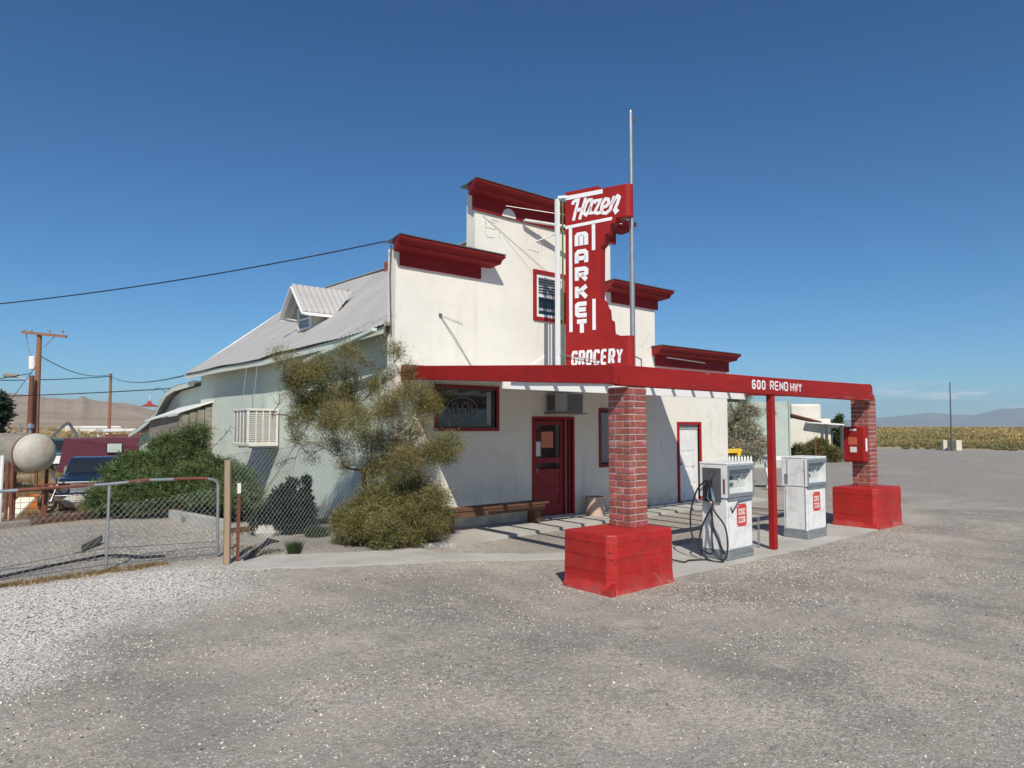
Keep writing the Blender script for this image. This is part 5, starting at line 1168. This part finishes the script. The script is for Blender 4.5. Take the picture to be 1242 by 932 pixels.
for (x, y, lab) in ((3.2, 25.5, 'orange plastic tub in the dirt left of the motorcycle'), (4.35, 31.5, 'orange plastic tub farther back, beside the barrel')):
    z0 = gz(x, y); MB_ = MB().lathe((x, y, z0), [(0,0),(.26,0),(.34,.38),(.36,.38),(.36,.40),(.32,.40),(.25,.03),(0,.03)], 20).build('plastic_tub', 'orange', None, 0, True); tag(MB_, lab, 'tub')

# utility poles and wires
def upole(name, lab, x, y, h, r, m='pole'):
    z = gz(x, y); t = thing(name, lab, 'utility pole', (x, y, z)); MB().tube([(x, y, z-.3), (x, y, z+h)], [r, r*.72], 12).build('pole', m, t, 0, True); return t, z
pa, z = upole('utility_pole', 'tall utility pole with a crossarm, a white transformer and a street light', 5.4, 44.65, 7.35, .165)
top = z+7.35; cdv = Vector((.758, -.652, 0))
MB().beam(Vector((5.4, 44.45, top-.05))-cdv*.95+Vector((0,0,.12)), Vector((5.4, 44.45, top-.05))+cdv*1.4-Vector((0,0,.12)), .12, .13).build('crossarm', 'pole', pa)
MB().tube([Vector((5.4, 44.65, top-1.9))-cdv*.30, Vector((5.4, 44.65, top-1.2))-cdv*.33], .17, 14).build('transformer', 'white', pa, .03)
mb = MB(); mb.tube([Vector((5.4, 44.65, top-2.9)), Vector((5.4, 44.65, top-2.5))-cdv*.5, Vector((5.4, 44.65, top-2.25))-cdv*1.1], .035, 6); mb.build('light_arm', 'steel', pa); MB().tube([Vector((5.4, 44.65, top-2.24))-cdv*1.05, Vector((5.4, 44.65, top-2.2))-cdv*1.75], [.09, .13], 8).build('lamp_head', 'wood_grey', pa)
mb = MB(); mb.tube([Vector((5.4, 44.65, top))-cdv*.7, Vector((5.4, 44.65, top-.6))-cdv*.62, Vector((5.4, 44.65, top-1.2))-cdv*.38], .02, 5); mb.tube([Vector((5.4, 44.45, top-.15))+cdv*.8, Vector((5.6, 44.5, top-.7))], .02, 5)
for s_ in (-.8, -.45, .5, 1.2): mb.tube([Vector((5.4, 44.45, top+.02))+cdv*s_, Vector((5.4, 44.45, top+.18))+cdv*s_], .045, 6)
mb.build('insulators', 'wood_grey', pa)
pb, z = upole('utility_pole', 'shorter dark pole standing just left of the tall utility pole', 5.1, 44.3, 5.1, .16, 'rust')
pc, z = upole('utility_pole', 'thin distant brown pole with no crossarm', 12.4, 62.8, 6.6, .13)
def cable(name, lab, a, b, sag, r=.018, n=18):
    a = Vector(a); b = Vector(b); pts = [a.lerp(b, t)-Vector((0, 0, 4*sag*t*(1-t))) for t in np.linspace(0, 1, n)]
    return tag(MB().tube(pts, r, 5).build(name, 'black'), lab, 'cable')
cable('service_cable', 'thick black service cable sagging from the left to the corner of the lowest cornice', (-1.1, 19.97, 4.10), (6.06, 10.3, 4.95), .22, .012, 30)
cable('service_cable', 'upper telephone cable running from the left edge past both utility poles', (-8, 40, 4.2), (12.4, 62.8, 5.75), .5, .03)
cable('service_cable', 'cable from the thin distant pole to the end of the tin roof eave', (12.4, 62.8, 5.75), (6.3, 21.6, 3.35), .35, .02, 24)
cable('service_cable', 'slanting wire from the tall utility pole to the thin distant pole', (5.4, 44.6, 5.6), (12.4, 62.8, 5.9), .5, .025)
cable('service_cable', 'lowest cable crossing the tall pole towards the rear lean-to', (-8, 42, 3.3), (6.6, 23.9, 3.05), .35, .016, 24)
cable('service_cable', 'thin wire rising from the left edge to the short dark pole', (-6, 41, 2.4), (5.1, 44.3, 4.6), .2, .02)
cable('service_cable', 'guy wire dropping leftwards from the tall utility pole', (5.4, 44.6, 5.2), (2.2, 45.5, -.5), .05, .015)

# ---------------------------------------------------------------- right side: garden, buildings, lot edge
B = (20.0, 12.3, 0)
gt = thing('grey_tree', 'loose grey-green tree behind the right end of the shop', 'tree', (20.2, 12.6, 0))
CG = clp((20.2, 12.8, 0), [(-.55,.2,1.2,.7,1,1),(.1,0,1.1,.7,1,1.1),(.6,.1,1.3,.6,1,1),(-.4,.2,2.0,.65,.9,1),(.3,.1,2.05,.6,.9,1),(.65,.2,2.2,.5,.9,.9),(1.15,.2,1.6,.5,.9,.7),(1.1,.2,2.3,.4,.9,.6),(0,.1,2.65,.42,.8,.7),(.85,0,1.7,.4,.9,.6),(-.8,0,2.4,.5,.8,.6),(.3,0,.65,.6,.7,.8),(-1.3,.3,1.5,.7,1.2,.8),(.9,.1,.9,.4,.8,.5),(.55,.1,2.75,.25,.7,.4)])
limbs('trunk', (20.2, 12.8, 0), CG, .10, 'bark', gt, (20.15, 12.8, 1.6), n=8)
foliage('crown', lumps(CG, 160, .12, .28, .9), 4600, 13, .11, .07, .016, 'leaf_grey', gt, up=-.15, dark=.35, hollow=.1, zmin=.1, warm=.3)
# picket fence and table
pf = thing('picket_fence', 'low white picket fence beside the grey tree', 'fence', (18.8, 11.5, 0))
P0 = Vector((18.0, 11.9, 0)); P1 = Vector((18.85, 11.22, 0)); d_ = (P1-P0).normalized(); sd_ = Vector((-d_.y, d_.x, 0))
for i in range(13):
    p = P0+(P1-P0)*(i/12); w = .028
    MB().prism([(-w, .0), (w, .0), (w, .93), (0, 1.0), (-w, .93)], lambda q: tuple(p+d_*q[0]+Vector((0, 0, q[1]))), lambda q: tuple(p+d_*q[0]+sd_*.02+Vector((0, 0, q[1])))).build('picket', 'white', pf)
MB().beam(P0+sd_*.04+Vector((0,0,.25)), P1+sd_*.04+Vector((0,0,.25)), .03, .08).build('rail', 'white', pf); MB().beam(P0+sd_*.04+Vector((0,0,.8)), P1+sd_*.04+Vector((0,0,.8)), .03, .08).build('rail', 'white', pf)
tb = thing('garden_table', 'white trestle table at the end of the picket fence', 'table', (19.6, 10.9, 0))
MB().prism([(19.35, 10.95), (20.0, 10.35), (20.35, 10.75), (19.7, 11.35)], lambda p: (p[0], p[1], .84), lambda p: (p[0], p[1], .96)).build('tabletop', 'white', tb, .01)
for a_, b_ in (((19.4, 10.95), (19.55, 11.2)), ((19.75, 11.25), (19.6, 10.95)), ((19.95, 10.45), (20.1, 10.7)), ((20.3, 10.75), (20.1, 10.5))): MB().beam((a_[0], a_[1], 0), (b_[0], b_[1], .84), .05, .05).build('leg', 'whiteworn', tb)
yb = thing('loader_bucket', 'yellow metal bucket showing past the corner of the shop above the picket fence', 'bucket', (20.0, 12.1, .8))
MB().prism([(0, .20), (.0, .34), (.62, .40), (.72, .36), (.60, .05), (.52, .0), (.50, .22)], lambda p: (19.25+p[0]*.56, 12.3-p[0]*.44, .86+p[1]*.75), lambda p: (19.35+p[0]*.56, 12.55-p[0]*.44, .86+p[1]*.75)).build('bucket', 'yellow', yb, .01)
MB().beam((19.4, 12.3, .4), (19.45, 12.3, 1.1), .08, .08).beam((19.3, 12.5, .0), (19.42, 12.4, .45), .3, .3).build('stand', 'darkgrey', yb)
stick('lot_post', 'small dark red post beside the white garden table', 18.9, 10.55, .75, .05, 'darkred')
stick('lot_post', 'thin rusty post standing right of the white garden table', 20.9, 10.3, 1.5, .03, 'rust')
# turquoise building
tqb = thing('turquoise_building', 'pale turquoise plastered building with a rusty tin awning beyond the pumps', 'building', (31, 17, 0))
MB().prism([(28.2, 18.3), (30.05, 15.95), (37, 21.2), (34.5, 25.5)], lambda p: (p[0], p[1], -.1), lambda p: (p[0], p[1], 2.95)).build('wall', 'turq', tqb)
MB().prism([(30.00, 15.90), (30.25, 16.08), (30.23, 16.12), (29.98, 15.96)], lambda p: (p[0], p[1], 0), lambda p: (p[0], p[1], 3.0)).build('corner_pier', 'turq', tqb)
MB().add([(30.2, 15.98, 2.42), (33.2, 18.1, 2.42), (34.1, 17.1, 2.12), (31.1, 15.0, 2.06), (30.2, 15.98, 2.36), (33.2, 18.1, 2.36), (34.1, 17.1, 2.06), (31.1, 15.0, 2.0)], [(0,1,2,3), (7,6,5,4), (0,4,5,1), (1,5,6,2), (2,6,7,3), (3,7,4,0)]).build('awning', 'rust', tqb)
MB().prism([(30.6, 16.34), (31.2, 16.78), (31.18, 16.81), (30.58, 16.37)], lambda p: (p[0], p[1], .7), lambda p: (p[0], p[1], 2.0)).build('window', 'glass', tqb)
# cream building with porch
cb2 = thing('cream_building', 'cream stucco house with a rounded gable and a flat porch roof beyond the turquoise building', 'building', (38, 19, 0))
MB().prism([(36.4, 19.3), (38.1, 17.9), (42, 21), (40, 24)], lambda p: (p[0], p[1], -.1), lambda p: (p[0], p[1], 2.25)).build('wall', 'cream_wall', cb2)
for k, (a_, zt) in enumerate(((0, 3.05), (.18, 2.9))): MB().prism([(36.45+a_, 19.25-a_*.8), (37.75-a_*.2, 18.2+a_*.1), (38.5, 19.8), (37.6, 20.6)], lambda p: (p[0], p[1], 2.2-.01*k), lambda p: (p[0], p[1], zt-.2*k)).build('gable', 'cream_wall', cb2, .12)
MB().prism([(36.7, 18.5), (38.1, 17.15), (39.6, 18.5), (38.3, 19.8)], lambda p: (p[0], p[1], 2.02-(p[0]-36.7)*.1), lambda p: (p[0], p[1], 2.10-(p[0]-36.7)*.1)).build('porch_roof', 'whiteworn', cb2)
for (x, y) in ((37.5, 17.85), (38.1, 17.3), (39.4, 18.5)): MB().box(x-.06, x+.06, y-.06, y+.06, 0, 1.95).build('porch_post', 'darkgrey', cb2)
MB().prism([(38.3, 17.95), (38.6, 18.2), (38.55, 18.25), (38.25, 18.0)], lambda p: (p[0], p[1], .3), lambda p: (p[0], p[1], 1.5)).build('porch_door', 'glass', cb2)
def smalltree(name, lab, cat, base, L_, m, tuf, per, l, w, tt, **k):
    t = thing(name, lab, cat, base); Cc = clp(base, L_); limbs('trunk', base, Cc, .06, 'bark', t, (base[0], base[1], base[2]+L_[0][2]), n=5)
    foliage('crown', Cc, tuf, per, .15, l, w, m, t, dark=.3, hollow=.3, **k); return t
smalltree('leafy_tree', 'small bright green tree at the edge of the lot right of the cream house', 'tree', (40.9, 18.8, 0), [(0,0,.9,.45,1,1),(.25,0,.5,.4,1,1),(-.1,0,1.5,.3,1,.8),(.35,0,1.1,.35,.8,.8),(.0,0,2.0,.22,1.2,.5),(-.3,0,1.9,.2,.6,.3),(.15,0,2.3,.15,1,.3),(-.3,0,.8,.3,.8,.6),(-.1,0,.3,.45,.6,.7),(.6,0,.75,.3,.7,.6)], 'leaf_mid', 1400, 12, .12, .07, .1)
smalltree('dark_tree', 'dark tree crown showing above the turquoise roof under the canopy beam', 'tree', (35, 22.4, 0), [(0,0,3.2,.8,.7,1),(.6,0,2.9,.6,.7,1),(-.6,0,3.3,.6,.7,1),(.3,0,3.6,.4,.6,.5)], 'leaf_mid', 1500, 10, .15, .08, .1)
smalltree('low_bush', 'rust brown low bush in front of the cream house', 'bush', (35.6, 17.6, 0), [(0,0,.6,.5,.8,1),(.7,-.1,.5,.45,.7,1),(-.7,0,.5,.45,.8,.8),(.3,0,.9,.35,.7,.7),(1.1,-.1,.3,.3,.8,.5)], 'needle', 1600, 12, .10, .03, .1, zmin=.05, warm=.5)
rock(37.3, 16.5, .42, 'tan boulder at the right end of the brown bush', 'wood_post'); rock(32.2, 16.0, .22, 'small pink stone left of the brown bush', 'planter')
# blocks with thin pole at the edge of the lot
pb_ = thing('marker_pole', 'thin tall pole between two cream concrete blocks at the far edge of the lot', 'pole', (59.8, 19, 0))
MB().tube([(59.85, 19.0, 0), (59.85, 19.0, 1.4)], .07, 8).tube([(59.85, 19, 1.4), (59.88, 18.98, 5.15)], [.055, .04], 8).build('pole', 'darkgrey', pb_)
MB().tube([(59.6, 18.9, 0), (59.6, 18.9, .7)], .12, 8).build('bollard', 'darkgrey', pb_)
for (x, y, lab) in ((60.0, 19.42, 'left of the two cream concrete blocks by the thin pole'), (60.2, 18.62, 'right of the two cream concrete blocks by the thin pole')):
    b_ = MB().prism([(x-.12, y+.16), (x+.06, y-.18), (x+.42, y+.0), (x+.24, y+.34)], lambda p: (p[0], p[1], 0), lambda p: (p[0], p[1], .78)).build('concrete_block', 'offwhite', None, .04); tag(b_, lab, 'block', 'concrete blocks beside the thin pole')
# trees at the left edge
smalltree('leafy_tree', 'dark green tree cut off by the left edge behind the tall thin post', 'tree', (2.35, 31.5, -.6), [(-.2,0,2.6,.7,.7,1),(-.6,0,3.0,.6,.7,1),(.1,0,2.2,.5,.6,.8),(-.4,0,1.8,.6,.7,1),(.25,0,2.75,.35,.6,.5),(-.9,0,2.2,.7,.9,1),(.2,.2,1.5,.35,.5,.5)], 'leaf_dark', 1700, 14, .16, .07, .15, warm=.3)
for i, (x, y, r, lab) in enumerate(((7.6, 52, .9, 'yellowish bush behind the teal pickup'), (3.3, 50, 1.0, 'yellowish bush at the left beyond the tank'), (9.8, 56, .9, 'yellow-green bush at the left end of the carport'))):
    smalltree('low_bush', lab, 'bush', (x, y, -.62), [(0,0,.5,r,.6,1),(r*.7,0,.4,r*.7,.6,.8),(-r*.7,0,.4,r*.7,.6,.8)], 'sage', 900, 12, .16, .04, .1, zmin=-.55)

# desert scrub, far too many bushes to count
def scrub(name, sectors, label):
    Vs = []; Ts = []
    for (b0, b1, d0, d1, n, leaf, k, h) in sectors:
        d = np.sqrt(rng.random(n)*(d1**2-d0**2)+d0**2); b = np.radians(b0+(b1-b0)*rng.random(n)); x = d*np.cos(b); y = d*np.sin(b)
        ok = np.sin(x*.31+1.7*np.sin(y*.11))*np.sin(y*.27+x*.07)+rng.normal(size=n)*.5 > -.55; x, y, d = x[ok], y[ok], d[ok]; ed = d > 67+4*np.sin(b[ok]*70)+3*np.sin(b[ok]*31+1); x, y, d = x[ed], y[ed], d[ed]; n = len(x)
        hh = h*(.45+.75*rng.random(n))*np.clip((d-62)/18, .45, 1); rr = hh*(.8+.5*rng.random(n)); z0_ = np.where(terr(x, y) < -.3, -.62, 0)
        i = np.repeat(np.arange(n), k); dd = rng.normal(size=(n*k, 3)); dd /= np.linalg.norm(dd, axis=1)[:, None]; dd[:, 2] = abs(dd[:, 2])
        rad = .55+.45*rng.random(n*k)
        p = np.stack([x[i]+dd[:, 0]*rr[i]*rad, y[i]+dd[:, 1]*rr[i]*rad, z0_[i]+dd[:, 2]*hh[i]*rad], 1)
        ax_ = dd+rng.normal(size=(n*k, 3))*.5+np.array([0, 0, .6]); ax_ /= np.linalg.norm(ax_, axis=1)[:, None]
        sd = np.cross(ax_, rng.normal(size=(n*k, 3))); sd /= np.linalg.norm(sd, axis=1)[:, None]
        l = leaf*(.6+.8*rng.random(n*k))[:, None]
        Vs.append(np.stack([p-sd*l*.35, p+sd*l*.35, p+ax_*l], 1).reshape(-1, 3))
        t = (.55+.6*rng.random(n))[i]*(.8+.4*rng.random(n*k)); pn = np.sin(x*.09+2*np.sin(y*.05))*np.sin(y*.13+x*.03); t = t*(1+.22*pn)[i]; w = (.88+.3*rng.random(n)+.12*pn)[i]
        Ts.append(np.repeat(np.stack([t*w, t, t*(1.3-.4*w)], 1), 3, 0))
    V = np.concatenate(Vs); T = np.concatenate(Ts); o = np_mesh(name, V, np.arange(len(V)).reshape(-1, 3), 'sage', T); o['kind'] = 'stuff'; o['label'] = label; o['category'] = 'scrub'; return o
yd = 49.3
scrub('desert_scrub', [(yd-40, yd-22, 65, 95, 2600, .11, 90, .40), (yd-40, yd-21, 95, 180, 4200, .24, 34, .55), (yd-41, yd-20, 180, 420, 3000, .45, 16, .55), (yd-42, yd-19, 420, 1200, 2400, .8, 12, .6)], 'dense yellow-green desert scrub covering the plain beyond the lot')
scrub('desert_scrub', [(yd+22, yd+42, 62, 110, 200, .25, 40, .7), (yd+20, yd+42, 110, 300, 500, .5, 18, .8), (yd+20, yd+42, 300, 1000, 700, 1.2, 10, 1.0)], 'sparse scrub on the flat below the tan hills')
# tiny far houses at the foot of the hills
for i, (px_, d, w, lab) in enumerate(((84, 330, 6, 'tiny white far-off house left of the thin distant pole'), (116, 300, 9, 'tiny white far-off house directly left of the thin pole foot'), (137, 420, 8, 'tiny white far-off house right of the thin pole foot'), (104, 700, 14, 'tiny pale far-off shed higher up the plain'))):
    b = bearing(px_); x, y = d*math.cos(b), d*math.sin(b); t = thing('far_house', lab, 'house', (x, y, -.62)); dx_, dy_ = math.sin(b), -math.cos(b)
    f0 = lambda q, e: (x+dx_*q[0]+math.cos(b)*e, y+dy_*q[0]+math.sin(b)*e, -.62+q[1])
    MB().prism([(-w/2, 0), (w/2, 0), (w/2, 1.8), (-w/2, 1.8)], lambda q: f0(q, 0), lambda q: f0(q, 5)).build('wall', 'cream_wall', t)
    MB().prism([(-w/2-.3, 1.8), (w/2+.3, 1.8), (w/2-1, 2.5), (-w/2+1, 2.5)], lambda q: f0(q, -.2), lambda q: f0(q, 5.2)).build('roof', 'white', t)

# ---------------------------------------------------------------- thin desert air
def haze():
    m = bpy.data.materials.new('haze'); m.use_nodes = True; n = m.node_tree; n.nodes.remove(n.nodes['Principled BSDF'])
    v = n.nodes.new('ShaderNodeVolumePrincipled'); v.inputs['Color'].default_value = (.64, .84, 1, 1); v.inputs['Density'].default_value = HAZE; v.inputs['Anisotropy'].default_value = .2
    n.links.new(v.outputs[0], n.nodes['Material Output'].inputs['Volume']); M['haze'] = m
    o = MB().box(-18500, 18500, -18500, 18500, -2.5, 520).build('haze', 'haze'); o['kind'] = 'stuff'; return o
HAZE = 8e-5
haze()
